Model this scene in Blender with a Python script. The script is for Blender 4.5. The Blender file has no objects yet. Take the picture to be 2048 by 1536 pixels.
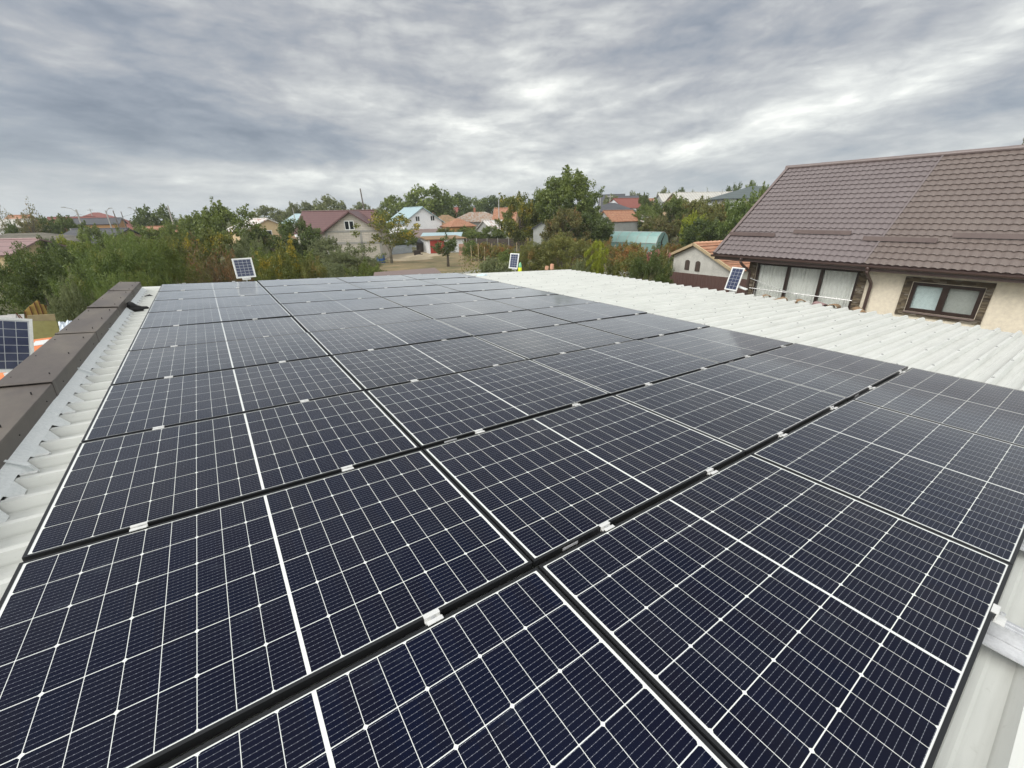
import bpy, bmesh, math, random
import numpy as np
from mathutils import Vector, Matrix, Euler

# ------------------------------------------------------------------ camera
# measured from the panel grid: metres, x across the roof, y away from the viewer, z up; origin on
# the panel surface at the corner of the array beside the brown parapet
TILT = 0.055                                   # the roof falls towards the house at this angle
ca, sa = math.cos(TILT), math.sin(TILT)
MR = Matrix(((ca, 0, sa), (0, 1, 0), (-sa, 0, ca)))
RC = Matrix(((0.81849257, -0.57385479, 0.02757888),
             (-0.17946712, -0.30098656, -0.93658883),
             (0.54576686, 0.7616415, -0.34934333)))
CAM = MR @ Vector((0.83138654, -1.05046758, 1.31145312))
FPX = 839.489                                  # focal length in pixels of a 2048 wide picture
GZ = -4.75                                     # ground level
scene = bpy.context.scene
rt, dn, fw = (MR @ RC[0]), (MR @ RC[1]), (MR @ RC[2])
cam_data = bpy.data.cameras.new('camera')
cam = bpy.data.objects.new('camera', cam_data)
scene.collection.objects.link(cam)
mw = Matrix((rt, -dn, -fw)).transposed().to_4x4()
mw.translation = CAM
cam.matrix_world = mw
cam_data.sensor_width = 36.0
cam_data.lens = FPX * 36.0 / 2048.0
cam_data.clip_start = 0.02
cam_data.clip_end = 6000
scene.camera = cam
scene.view_settings.view_transform = 'Standard'
scene.view_settings.look = 'None'
scene.view_settings.exposure = 0.54
scene.view_settings.gamma = 1.0
scene.view_settings.use_curve_mapping = False
scene.cycles.max_bounces = 8
scene.cycles.transparent_max_bounces = 12
scene.cycles.volume_bounces = 0
SUN_EL, SUN_AZ = math.radians(44), math.radians(285)   # azimuth clockwise from +y


# ------------------------------------------------------------------ node helper
class NT:
    def __init__(self, tree):
        self.t = tree
        tree.nodes.clear()

    def n(self, kind, ins=None, out=0, **props):
        nd = self.t.nodes.new(kind)
        for k, v in props.items():
            setattr(nd, k, v)
        for k, v in (ins or {}).items():
            s = nd.inputs[k]
            if isinstance(v, bpy.types.NodeSocket):
                self.t.links.new(v, s)
            else:
                s.default_value = v
        return nd.outputs[out] if out is not None else nd

    def m(self, op, a, b=0.0, c=None):
        ins = {0: a, 1: b}
        if c is not None:
            ins[2] = c
        return self.n('ShaderNodeMath', ins, operation=op)

    def clampm(self, op, a, b=0.0):
        return self.n('ShaderNodeMath', {0: a, 1: b}, operation=op, use_clamp=True)

    def vm(self, op, a, b=(0, 0, 0), out=0):
        return self.n('ShaderNodeVectorMath', {0: a, 1: b}, out=out, operation=op)

    def mix(self, f, a, b, mode='MIX'):
        nd = self.t.nodes.new('ShaderNodeMix')
        nd.data_type = 'RGBA'
        nd.blend_type = mode
        for s, v in ((nd.inputs[0], f), (nd.inputs[6], a), (nd.inputs[7], b)):
            if isinstance(v, bpy.types.NodeSocket):
                self.t.links.new(v, s)
            else:
                s.default_value = tuple(v) + (1,) if not isinstance(v, (int, float)) and len(v) == 3 else v
        return nd.outputs[2]

    def ramp(self, f, stops, interp='LINEAR'):
        nd = self.t.nodes.new('ShaderNodeValToRGB')
        cr = nd.color_ramp
        cr.interpolation = interp
        while len(cr.elements) < len(stops):
            cr.elements.new(0.5)
        for e, (p, c) in zip(cr.elements, stops):
            e.position = p
            e.color = tuple(c) + (1,) if len(c) == 3 else c
        self.t.links.new(f, nd.inputs[0])
        return nd.outputs[0]

    def noise(self, vec, scale, detail=4, rough=0.5, dist=0.0, out=0):
        ins = {'Scale': scale, 'Detail': detail, 'Roughness': rough, 'Distortion': dist}
        if vec is not None:
            ins['Vector'] = vec
        return self.n('ShaderNodeTexNoise', ins, out=out)

    def sep(self, v):
        nd = self.n('ShaderNodeSeparateXYZ', {0: v}, out=None)
        return nd.outputs[0], nd.outputs[1], nd.outputs[2]

    def comb(self, x, y, z):
        return self.n('ShaderNodeCombineXYZ', {0: x, 1: y, 2: z})

    def link(self, a, b):
        self.t.links.new(a, b)


def ray(px, py):
    d = RC.transposed() @ Vector(((px - 1024) / FPX, (py - 768) / FPX, 1.0))
    return MR @ d


def at_d(px, py, dist):
    d = ray(px, py)
    return CAM + d * (dist / math.hypot(d.x, d.y))


def at_h(px, py, h):
    d = ray(px, py)
    return CAM + d * ((h - CAM.z) / d.z)


def ground_at(px, dist):
    p = at_d(px, 430, dist)
    return Vector((p.x, p.y, GZ))


def az_of(px, py=430):
    d = ray(px, py)
    return math.atan2(d.x, d.y)


# ------------------------------------------------------------------ world: cloudy sky
world = bpy.data.worlds.new('World')
scene.world = world
world.use_nodes = True
W = NT(world.node_tree)
gen = W.n('ShaderNodeTexCoord', out=0)
gen = W.vm('NORMALIZE', gen)
gx, gy, gz = W.sep(gen)
zc = W.m('MAXIMUM', gz, 0.0)
den = W.m('ADD', zc, 0.16)
# cloud deck seen from below: flat layer coordinates, stretched along the wind
wa = az_of(880)
cw, sw = math.cos(wa), math.sin(wa)
qx = W.m('DIVIDE', W.m('SUBTRACT', W.m('MULTIPLY', gx, cw), W.m('MULTIPLY', gy, sw)), den)
qy = W.m('DIVIDE', W.m('ADD', W.m('MULTIPLY', gx, sw), W.m('MULTIPLY', gy, cw)), den)
q = W.comb(qx, W.m('MULTIPLY', qy, 0.62), 0.0)
wob = W.noise(q, 0.7, 3, 0.5, out=1)
qw = W.vm('ADD', q, W.vm('MULTIPLY', W.vm('SUBTRACT', wob, (0.5, 0.5, 0.5)), (1.0, 1.0, 0)))
sp = W.vm('MULTIPLY', gen, (1, 1, 3.4))           # puffs flattened towards the horizon
wob2 = W.noise(sp, 2.3, 3, 0.5, out=1)
spw = W.vm('ADD', sp, W.vm('MULTIPLY', W.vm('SUBTRACT', wob2, (0.5, 0.5, 0.5)), (0.22, 0.22, 0.22)))
n1 = W.noise(W.vm('ADD', qw, (3.1, 7.7, 0)), 0.55, 4, 0.5)
n2 = W.m('ADD', W.m('MULTIPLY', W.noise(W.vm('ADD', qw, (11.3, 2.9, 0)), 1.5, 6, 0.55), 0.30), W.m('MULTIPLY', W.noise(spw, 3.6, 7, 0.55), 0.70))
n3 = W.m('ADD', W.m('MULTIPLY', W.noise(W.vm('ADD', qw, (1.7, 5.3, 2.0)), 5.2, 8, 0.62), 0.45), W.m('MULTIPLY', W.noise(spw, 10.5, 9, 0.64), 0.55))
el = W.m('ARCSINE', gz)
az = W.m('ARCTAN2', gx, gy)


def lobe(px, py, spx, spy, rot=0.0):
    d = ray(px, py).normalized()
    e0, a0 = math.asin(d.z), math.atan2(d.x, d.y)
    u = W.m('SUBTRACT', az, a0)
    u = W.m('ARCTAN2', W.m('SINE', u), W.m('COSINE', u))
    u = W.m('MULTIPLY', u, math.cos(e0))
    v = W.m('SUBTRACT', el, e0)
    c, s = math.cos(rot), math.sin(rot)
    u2 = W.m('ADD', W.m('MULTIPLY', u, c), W.m('MULTIPLY', v, s))
    v2 = W.m('SUBTRACT', W.m('MULTIPLY', v, c), W.m('MULTIPLY', u, s))
    k = FPX
    u2 = W.m('DIVIDE', u2, spx / k)
    v2 = W.m('DIVIDE', v2, spy / k)
    r = W.m('ADD', W.m('MULTIPLY', u2, u2), W.m('MULTIPLY', v2, v2))
    return W.m('EXPONENT', W.m('MULTIPLY', r, -1.0))


val = W.m('ADD', W.m('MULTIPLY', W.m('SUBTRACT', n1, 0.5), 0.55), 0.42)
val = W.m('ADD', val, W.m('MULTIPLY', W.m('SUBTRACT', n2, 0.5), 1.05))
val = W.m('ADD', val, W.m('MULTIPLY', W.m('SUBTRACT', n3, 0.5), 0.80))
LOBES = [  # px, py, half width, half height, tilt, weight
    (140, 285, 420, 75, 0.0, -0.24), (620, 300, 330, 40, 0.0, -0.17), (480, 352, 330, 22, 0.0, 0.25),
    (60, 400, 260, 22, 0.0, 0.20), (420, 190, 330, 60, -0.1, 0.06), (690, 195, 150, 40, -0.1, 0.20),
    (900, 280, 160, 45, 0.2, 0.20), (1070, 182, 90, 24, -0.1, 0.27), (1250, 235, 260, 45, 0.12, 0.26),
    (1550, 243, 170, 22, 0.22, 0.30), (1775, 205, 130, 18, 0.2, 0.32), (1900, 105, 330, 40, 0.3, 0.16),
    (1960, 180, 130, 34, 0.1, -0.22), (1520, 80, 330, 90, 0.3, -0.13), (1100, 330, 330, 35, 0.0, 0.15),
    (1480, 290, 180, 26, 0.0, -0.05), (1750, 250, 240, 25, 0.1, 0.10), (80, 60, 300, 90, 0.0, -0.09),
    (600, 50, 300, 80, 0.0, 0.04), (900, 60, 260, 60, 0.0, 0.10), (1200, 60, 200, 70, 0.2, -0.03),
    (940, 365, 260, 18, 0.0, 0.17), (1320, 355, 170, 22, 0.0, -0.02), (620, 372, 180, 10, 0.0, 0.08)]
bil = W.m('ABSOLUTE', W.m('SUBTRACT', W.noise(W.vm('ADD', spw, (4.2, 1.1, 0.6)), 5.2, 5, 0.5), 0.5))
val = W.m('ADD', val, W.m('MULTIPLY', W.m('SUBTRACT', bil, 0.085), 1.05))
for px, py, sx, sy, r, w_ in LOBES:
    val = W.m('ADD', val, W.m('MULTIPLY', lobe(px, py, sx, sy, r), w_))
# unseen sky overhead and behind the viewer, brightened to light the roof
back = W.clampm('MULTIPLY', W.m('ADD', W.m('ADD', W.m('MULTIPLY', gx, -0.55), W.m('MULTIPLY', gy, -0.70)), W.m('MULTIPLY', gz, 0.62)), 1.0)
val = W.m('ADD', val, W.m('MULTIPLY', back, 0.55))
cl = W.ramp(val, [(0.0, (0.145, 0.170, 0.210)), (0.22, (0.225, 0.250, 0.288)), (0.42, (0.325, 0.336, 0.355)),
                  (0.60, (0.445, 0.455, 0.455)), (0.78, (0.63, 0.64, 0.615)), (1.0, (0.93, 0.925, 0.87))])
hz = W.m('EXPONENT', W.m('MULTIPLY', zc, -16.0))
cl = W.mix(W.m('MULTIPLY', hz, 0.60), cl, (0.57, 0.62, 0.64))
sky = W.n('ShaderNodeTexSky', sky_type='NISHITA')
sky.node.sun_disc = False
sky.node.sun_elevation = SUN_EL
sky.node.sun_rotation = SUN_AZ
SKY = 0.1
cls = W.n('ShaderNodeVectorMath', {0: cl, 'Scale': W.m('DIVIDE', W.m('ADD', 1.0, W.m('MULTIPLY', back, 0.85)), SKY)}, operation='SCALE')   # extra glow added to the out-of-view sky as fill light
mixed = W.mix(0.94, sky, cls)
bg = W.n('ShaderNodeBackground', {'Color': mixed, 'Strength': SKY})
wo = W.n('ShaderNodeOutputWorld', out=None)
W.link(bg, wo.inputs[0])

sun_data = bpy.data.lights.new('sun', 'SUN')
sun_data.energy = 1.5
sun_data.angle = math.radians(30)
sun_data.color = (1.0, 0.96, 0.9)
sun = bpy.data.objects.new('sun', sun_data)
scene.collection.objects.link(sun)
sd = Vector((math.cos(SUN_EL) * math.sin(SUN_AZ), math.cos(SUN_EL) * math.cos(SUN_AZ), math.sin(SUN_EL)))
sun.rotation_euler = sd.to_track_quat('Z', 'Y').to_euler()


# ------------------------------------------------------------------ materials
def mat(name, col=(0.5, 0.5, 0.5), rough=0.6, metal=0.0, spec=0.5):
    m = bpy.data.materials.new(name)
    m.use_nodes = True
    N = NT(m.node_tree)
    b = N.n('ShaderNodeBsdfPrincipled', {'Base Color': tuple(col) + (1,), 'Roughness': rough, 'Metallic': metal,
                                         'Specular IOR Level': spec}, out=None)
    o = N.n('ShaderNodeOutputMaterial', out=None)
    N.link(b.outputs[0], o.inputs[0])
    return m, N, b


def worn(name, col, col2, scale=3.0, rough=0.6, bump=0.0, metal=0.0, detail=5, lo=0.35, hi=0.7, stretch=(1, 1, 1), bscale=None):
    m, N, b = mat(name, col, rough, metal)
    oc = N.n('ShaderNodeTexCoord', out=3)
    v = N.vm('MULTIPLY', oc, stretch)
    nz = N.noise(v, scale, detail, 0.6)
    f = N.ramp(nz, [(lo, (0, 0, 0)), (hi, (1, 1, 1))])
    fine = N.noise(v, scale * 9, 3, 0.6)
    c = N.mix(f, col, col2)
    c = N.mix(0.25, c, N.ramp(fine, [(0.3, [k * 0.6 for k in col]), (0.7, [min(1, k * 1.35) for k in col])]))
    N.link(c, b.inputs['Base Color'])
    r = N.m('ADD', N.m('MULTIPLY', nz, 0.25), rough - 0.12)
    N.link(r, b.inputs['Roughness'])
    if bump:
        bn = N.noise(v, bscale or scale * 6, 4, 0.6)
        bp = N.n('ShaderNodeBump', {'Strength': bump, 'Distance': 0.02, 'Height': bn})
        N.link(bp, b.inputs['Normal'])
    return m


M = {}
M['white_sheet'], N, b = mat('white_sheet', (0.70, 0.70, 0.66), 0.42)
oc = N.n('ShaderNodeTexCoord', out=3)
big = N.noise(N.vm('MULTIPLY', oc, (0.35, 1.4, 1)), 1.6, 6, 0.65)
strk = N.noise(N.vm('MULTIPLY', oc, (0.5, 9, 1)), 2.2, 5, 0.7)
spk = N.noise(oc, 26, 4, 0.7)
c = N.mix(N.ramp(big, [(0.42, (0, 0, 0)), (0.80, (0.8, 0.8, 0.8))]), (0.645, 0.655, 0.63), (0.54, 0.555, 0.535))
c = N.mix(N.ramp(strk, [(0.48, (0, 0, 0)), (0.80, (0.45, 0.45, 0.45))]), c, (0.38, 0.385, 0.36))
c = N.mix(N.ramp(spk, [(0.62, (0, 0, 0)), (0.76, (0.45, 0.45, 0.45))]), c, (0.38, 0.38, 0.35))
# grey dirt in the pans, with shade painted along each rib foot
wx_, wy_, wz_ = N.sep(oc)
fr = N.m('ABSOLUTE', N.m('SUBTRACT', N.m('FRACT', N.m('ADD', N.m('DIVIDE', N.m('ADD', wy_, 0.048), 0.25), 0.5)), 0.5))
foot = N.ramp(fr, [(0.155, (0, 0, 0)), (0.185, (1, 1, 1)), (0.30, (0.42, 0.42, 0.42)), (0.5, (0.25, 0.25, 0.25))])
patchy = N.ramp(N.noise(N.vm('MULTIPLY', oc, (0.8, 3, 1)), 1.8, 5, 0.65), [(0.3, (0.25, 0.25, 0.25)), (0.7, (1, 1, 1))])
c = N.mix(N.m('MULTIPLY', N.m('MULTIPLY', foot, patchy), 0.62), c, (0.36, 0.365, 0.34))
N.link(c, b.inputs['Base Color'])
N.link(N.m('ADD', 0.34, N.m('MULTIPLY', big, 0.25)), b.inputs['Roughness'])

M['galvanised'] = worn('galvanised', (0.84, 0.87, 0.86), (0.77, 0.81, 0.81), 6, 0.45, 0, 0.0)
M['aluminium'] = worn('aluminium', (0.56, 0.57, 0.59), (0.44, 0.45, 0.47), 9, 0.40, 0, 0.5)
M['screw_grey'] = worn('screw_grey', (0.42, 0.43, 0.43), (0.32, 0.32, 0.32), 9, 0.5, 0, 0.3)
M['clamp_metal'] = worn('clamp_metal', (0.82, 0.82, 0.80), (0.70, 0.70, 0.69), 40, 0.4, 0, 0.35)
M['coping'] = worn('coping', (0.098, 0.083, 0.074), (0.185, 0.162, 0.132), 1.7, 0.52, 0.05, 0, 7, 0.42, 0.75, (1.6, 0.7, 1))
M['frame_black'], N, b = mat('frame_black', (0.020, 0.021, 0.023), 0.34, 0.3)
M['backsheet'], N, b = mat('backsheet', (0.74, 0.76, 0.74), 0.12)
b.inputs['Coat Weight'].default_value = 0.6
b.inputs['Coat Roughness'].default_value = 0.07
# cell glass: navy wafers with fine ribbons running along the panel
M['cell'], N, b = mat('cell', (0.010, 0.012, 0.03), 0.5)
oc = N.n('ShaderNodeTexCoord', out=3)
ox, oy, oz = N.sep(oc)
fy = N.m('FRACT', N.m('ADD', N.m('DIVIDE', oy, 0.0182), 0.5))
ln = N.m('LESS_THAN', N.m('ABSOLUTE', N.m('SUBTRACT', fy, 0.5)), 0.020)
padx = N.m('LESS_THAN', N.m('ABSOLUTE', N.m('SUBTRACT', N.m('FRACT', N.m('DIVIDE', ox, 0.0155)), 0.5)), 0.09)
padw = N.m('LESS_THAN', N.m('ABSOLUTE', N.m('SUBTRACT', fy, 0.5)), 0.045)
ln2 = N.m('MAXIMUM', N.m('MULTIPLY', ln, 0.62), N.m('MULTIPLY', N.m('MULTIPLY', padx, padw), 0.75))
oi = N.n('ShaderNodeObjectInfo', out=None)
rnd = oi.outputs['Random']
tone = N.noise(N.vm('ADD', oc, N.comb(N.m('MULTIPLY', rnd, 40), 0, 0)), 3.0, 2, 0.5)
cellid = N.n('ShaderNodeTexWhiteNoise', {0: N.vm('FLOOR', N.vm('DIVIDE', oc, (0.092, 0.184, 1)))}, noise_dimensions='3D')
base = N.mix(tone, (0.0018, 0.0042, 0.0195), (0.0032, 0.0048, 0.0155))
base = N.mix(N.m('MULTIPLY', rnd, 0.55), base, (0.0036, 0.0040, 0.0095))      # each panel a slightly different tone
smear = N.noise(N.vm('ADD', N.vm('MULTIPLY', oc, (1, 1.6, 1)), N.comb(N.m('MULTIPLY', rnd, 91), N.m('MULTIPLY', rnd, 53), 0)), 5.5, 6, 0.62, 0.4)
base = N.mix(N.ramp(smear, [(0.60, (0, 0, 0)), (0.78, (0.35, 0.35, 0.35))]), base, (0.045, 0.055, 0.070))   # dried water marks
base = N.mix(N.m('MULTIPLY', cellid, 0.5), base, (0.0050, 0.0050, 0.012))
c = N.mix(ln2, base, (0.30, 0.315, 0.37))
N.link(c, b.inputs['Base Color'])
b.inputs['Specular IOR Level'].default_value = 0.0
b.inputs['Coat Weight'].default_value = 1.0
b.inputs['Coat IOR'].default_value = 1.22
dust = N.noise(N.vm('ADD', oc, N.comb(0, N.m('MULTIPLY', rnd, 17), 0)), 2.2, 5, 0.6)
N.link(N.m('ADD', 0.64, N.m('MULTIPLY', dust, 0.45)), b.inputs['Sheen Weight'])   # a film of dust on the glass
b.inputs['Sheen Roughness'].default_value = 0.28
b.inputs['Sheen Tint'].default_value = (0.9, 0.95, 1.0, 1)
N.link(N.m('ADD', 0.045, N.m('MULTIPLY', dust, 0.06)), b.inputs['Coat Roughness'])

M['label_white'], N, b = mat('label_white', (0.72, 0.72, 0.75), 0.5)
M['black_rubber'] = worn('black_rubber', (0.010, 0.010, 0.011), (0.02, 0.02, 0.021), 14, 0.75, 0.3)
M['white_plastic'] = worn('white_plastic', (0.74, 0.75, 0.74), (0.64, 0.65, 0.63), 8, 0.4)
M['solar_cell_blue'] = worn('solar_cell_blue', (0.032, 0.042, 0.085), (0.050, 0.060, 0.115), 12, 0.16, 0, 0, 3)
M['cell_line'], N, b = mat('cell_line', (0.50, 0.52, 0.55), 0.3)
M['stucco'] = worn('stucco', (0.78, 0.695, 0.565), (0.74, 0.655, 0.53), 1.3, 0.85, 0.35, 0, 6, 0.35, 0.75, (1, 1, 1), 60)
M['grey_render'] = worn('grey_render', (0.44, 0.43, 0.39), (0.32, 0.315, 0.29), 1.4, 0.9, 0.4, 0, 7, 0.35, 0.65)
M['pale_render'] = worn('pale_render', (0.56, 0.55, 0.51), (0.40, 0.395, 0.365), 1.2, 0.9, 0.4, 0, 7, 0.4, 0.7)
M['pvc_brown'] = worn('pvc_brown', (0.030, 0.018, 0.015), (0.045, 0.028, 0.022), 6, 0.35)
M['gutter'] = worn('gutter', (0.085, 0.055, 0.050), (0.105, 0.072, 0.064), 4, 0.35)
M['glass_dark'], N, b = mat('glass_dark', (0.018, 0.022, 0.025), 0.06)
M['steel'], N, b = mat('steel', (0.55, 0.55, 0.55), 0.35, 0.6)
M['cable_grey'], N, b = mat('cable_grey', (0.52, 0.53, 0.52), 0.6)
M['wire'], N, b = mat('wire', (0.05, 0.055, 0.06), 0.6)
M['concrete_pole'] = worn('concrete_pole', (0.40, 0.39, 0.37), (0.30, 0.29, 0.28), 3, 0.9)
M['dark_pole'] = worn('dark_pole', (0.12, 0.105, 0.09), (0.18, 0.155, 0.13), 3, 0.9)
M['wood_pale'] = worn('wood_pale', (0.46, 0.36, 0.22), (0.34, 0.26, 0.16), 4, 0.85)
M['wood_dark'] = worn('wood_dark', (0.055, 0.042, 0.034), (0.09, 0.07, 0.055), 4, 0.9)
M['bark'] = worn('bark', (0.10, 0.082, 0.062), (0.17, 0.145, 0.115), 6, 0.95, 0.6)
M['bark_pale'] = worn('bark_pale', (0.24, 0.22, 0.18), (0.16, 0.14, 0.11), 6, 0.95, 0.5)

# stone strips round the windows
M['stone'], N, b = mat('stone', (0.13, 0.10, 0.07), 0.8)
oc = N.n('ShaderNodeTexCoord', out=3)
vr = N.n('ShaderNodeTexVoronoi', {'Vector': N.vm('MULTIPLY', oc, (9, 5.5, 17)), 'Scale': 1.0}, out=None)
cc = N.ramp(N.n('ShaderNodeTexWhiteNoise', {0: vr.outputs['Position']}, noise_dimensions='3D'),
            [(0.0, (0.045, 0.032, 0.022)), (0.45, (0.115, 0.086, 0.052)), (0.8, (0.20, 0.155, 0.09)), (1.0, (0.30, 0.27, 0.23))])
c = N.mix(N.noise(oc, 30, 4, 0.6), cc, (0.08, 0.062, 0.045))
N.link(c, b.inputs['Base Color'])
bp = N.n('ShaderNodeBump', {'Strength': 0.9, 'Distance': 0.03, 'Height': vr.outputs['Distance']})
N.link(bp, b.inputs['Normal'])

M['pane_glass'] = bpy.data.materials.new('pane_glass')
M['pane_glass'].use_nodes = True
N = NT(M['pane_glass'].node_tree)
fr = N.m('ADD', 0.06, N.m('MULTIPLY', N.m('POWER', N.n('ShaderNodeLayerWeight', {0: 0.5}, out=1), 3.0), 0.5))
N.link(N.n('ShaderNodeMixShader', {0: fr, 1: N.n('ShaderNodeBsdfTransparent', {0: (0.97, 0.972, 0.968, 1)}), 2: N.n('ShaderNodeBsdfGlossy', {0: (0.95, 0.97, 0.97, 1), 1: 0.015})}), N.n('ShaderNodeOutputMaterial', out=None).inputs[0])
M['curtain'] = worn('curtain', (0.84, 0.86, 0.83), (0.76, 0.78, 0.75), 3, 0.9)
M['blind_pale'] = worn('blind_pale', (0.66, 0.80, 0.82), (0.60, 0.74, 0.76), 2, 0.8)
M['blind_grey'] = worn('blind_grey', (0.44, 0.47, 0.45), (0.38, 0.41, 0.39), 2, 0.8)
# curtain behind the panes: reflective glass over pale pleated cloth
M['curtain_glass'], N, b = mat('curtain_glass', (0.42, 0.45, 0.44), 0.5)
oc = N.n('ShaderNodeTexCoord', out=3)
wv = N.noise(N.vm('MULTIPLY', oc, (0, 9, 0.5)), 1.6, 4, 0.6)
c = N.ramp(wv, [(0.3, (0.27, 0.30, 0.29)), (0.5, (0.44, 0.47, 0.455)), (0.75, (0.62, 0.64, 0.615))])
N.link(c, b.inputs['Base Color'])
b.inputs['Coat Weight'].default_value = 1.0
b.inputs['Coat Roughness'].default_value = 0.02
M['blind_glass'], N, b = mat('blind_glass', (0.46, 0.60, 0.62), 0.5)
b.inputs['Coat Weight'].default_value = 1.0
b.inputs['Coat Roughness'].default_value = 0.02
M['net_glass'], N, b = mat('net_glass', (0.32, 0.35, 0.33), 0.5)
b.inputs['Coat Weight'].default_value = 1.0
b.inputs['Coat Roughness'].default_value = 0.02


def tile_steel(name, c1, c2):
    m, N, b = mat(name, c1, 0.38)
    oc = N.n('ShaderNodeTexCoord', out=3)
    a = N.noise(oc, 0.9, 5, 0.6)
    d = N.noise(N.vm('MULTIPLY', oc, (2.5, 9, 2.5)), 3.0, 4, 0.6)
    c = N.mix(N.ramp(a, [(0.35, (0, 0, 0)), (0.7, (1, 1, 1))]), c1, c2)
    c = N.mix(N.m('MULTIPLY', d, 0.35), c, [k * 0.72 for k in c1])
    N.link(c, b.inputs['Base Color'])
    N.link(N.m('ADD', 0.33, N.m('MULTIPLY', a, 0.2)), b.inputs['Roughness'])
    return m


M['tile_plum'] = tile_steel('tile_plum', (0.156, 0.129, 0.130), (0.174, 0.146, 0.147))
M['tile_brown'] = tile_steel('tile_brown', (0.144, 0.114, 0.103), (0.158, 0.127, 0.115))
M['trim_plum'] = worn('trim_plum', (0.17, 0.135, 0.13), (0.14, 0.105, 0.10), 3, 0.4)


def village_roof(name, stops, sx=1.5, sy=5.0, rough=0.8, rib=0.0, scale=1.0):
    """stops: colour ramp of a patchy roof; rib: rows of tiles or seams along the local x, metres"""
    m, N, b = mat(name, stops[0][1], rough)
    oc = N.n('ShaderNodeTexCoord', out=3)
    a = N.noise(N.vm('MULTIPLY', oc, (sx, sy, sx)), scale, 6, 0.65)
    c = N.ramp(a, stops)
    if rib:
        x, y, z = N.sep(oc)
        fr = N.m('FRACT', N.m('DIVIDE', y if rib > 0 else z, abs(rib)))
        ln = N.m('LESS_THAN', fr, 0.16)
        c = N.mix(N.m('MULTIPLY', ln, 0.55), c, [k * 0.45 for k in stops[0][1]])
    N.link(c, b.inputs['Base Color'])
    return m


M['roof_brown'] = village_roof('roof_brown', [(0.3, (0.105, 0.050, 0.050)), (0.7, (0.135, 0.068, 0.066))], rough=0.45, rib=-0.3)
M['roof_teal'] = village_roof('roof_teal', [(0.3, (0.30, 0.42, 0.46)), (0.7, (0.40, 0.51, 0.54))], rough=0.45, rib=0.5)
M['roof_orange'] = village_roof('roof_orange', [(0.30, (0.20, 0.095, 0.058)), (0.48, (0.33, 0.15, 0.085)), (0.72, (0.38, 0.24, 0.16))], 3, 3, rib=-0.3)
M['roof_rust'] = village_roof('roof_rust', [(0.30, (0.20, 0.075, 0.035)), (0.45, (0.30, 0.20, 0.14)), (0.58, (0.33, 0.31, 0.28)), (0.75, (0.40, 0.38, 0.34))], 2.2, 0.7, rib=0.6)
M['roof_mossy'] = village_roof('roof_mossy', [(0.30, (0.13, 0.095, 0.055)), (0.5, (0.24, 0.155, 0.085)), (0.75, (0.36, 0.185, 0.085))], 2, 2, rib=-0.3)
M['roof_weathered'] = village_roof('roof_weathered', [(0.3, (0.085, 0.080, 0.062)), (0.7, (0.145, 0.130, 0.10))], rib=-0.3)
M['roof_dark'] = village_roof('roof_dark', [(0.3, (0.050, 0.052, 0.060)), (0.7, (0.080, 0.082, 0.092))], rib=-0.3)
M['roof_red'] = village_roof('roof_red', [(0.3, (0.17, 0.045, 0.04)), (0.7, (0.24, 0.085, 0.06))], rib=-0.3)
M['roof_greysheet'] = village_roof('roof_greysheet', [(0.3, (0.36, 0.35, 0.33)), (0.55, (0.46, 0.45, 0.42)), (0.75, (0.40, 0.33, 0.28))], 2, 0.6, rib=0.7)
M['roof_whiterust'] = village_roof('roof_whiterust', [(0.38, (0.32, 0.13, 0.10)), (0.46, (0.56, 0.54, 0.52)), (0.75, (0.64, 0.63, 0.61))], 2.2, 0.8, rib=0.7)
M['roof_pinkbrown'] = village_roof('roof_pinkbrown', [(0.3, (0.22, 0.135, 0.135)), (0.7, (0.28, 0.18, 0.175))], rib=-0.35, rough=0.5)
M['roof_slategreen'] = village_roof('roof_slategreen', [(0.3, (0.075, 0.095, 0.098)), (0.7, (0.10, 0.12, 0.122))], rib=-0.3)
M['wall_white'] = worn('wall_white', (0.76, 0.77, 0.80), (0.70, 0.71, 0.74), 1, 0.85)
M['wall_cream'] = worn('wall_cream', (0.60, 0.46, 0.27), (0.52, 0.40, 0.25), 1, 0.85)
M['wall_orange'] = worn('wall_orange', (0.52, 0.27, 0.10), (0.44, 0.23, 0.10), 1, 0.85)
M['wall_tan'] = worn('wall_tan', (0.46, 0.33, 0.20), (0.40, 0.29, 0.19), 1, 0.85)
M['wall_grey'] = worn('wall_grey', (0.36, 0.37, 0.36), (0.28, 0.29, 0.28), 1, 0.85)
M['wall_bluegrey'] = worn('wall_bluegrey', (0.36, 0.40, 0.45), (0.30, 0.34, 0.39), 1, 0.85)
M['wall_brick'] = worn('wall_brick', (0.36, 0.15, 0.085), (0.28, 0.12, 0.075), 1, 0.9)
M['concrete'] = worn('concrete', (0.36, 0.355, 0.33), (0.28, 0.275, 0.26), 2, 0.9)
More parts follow.
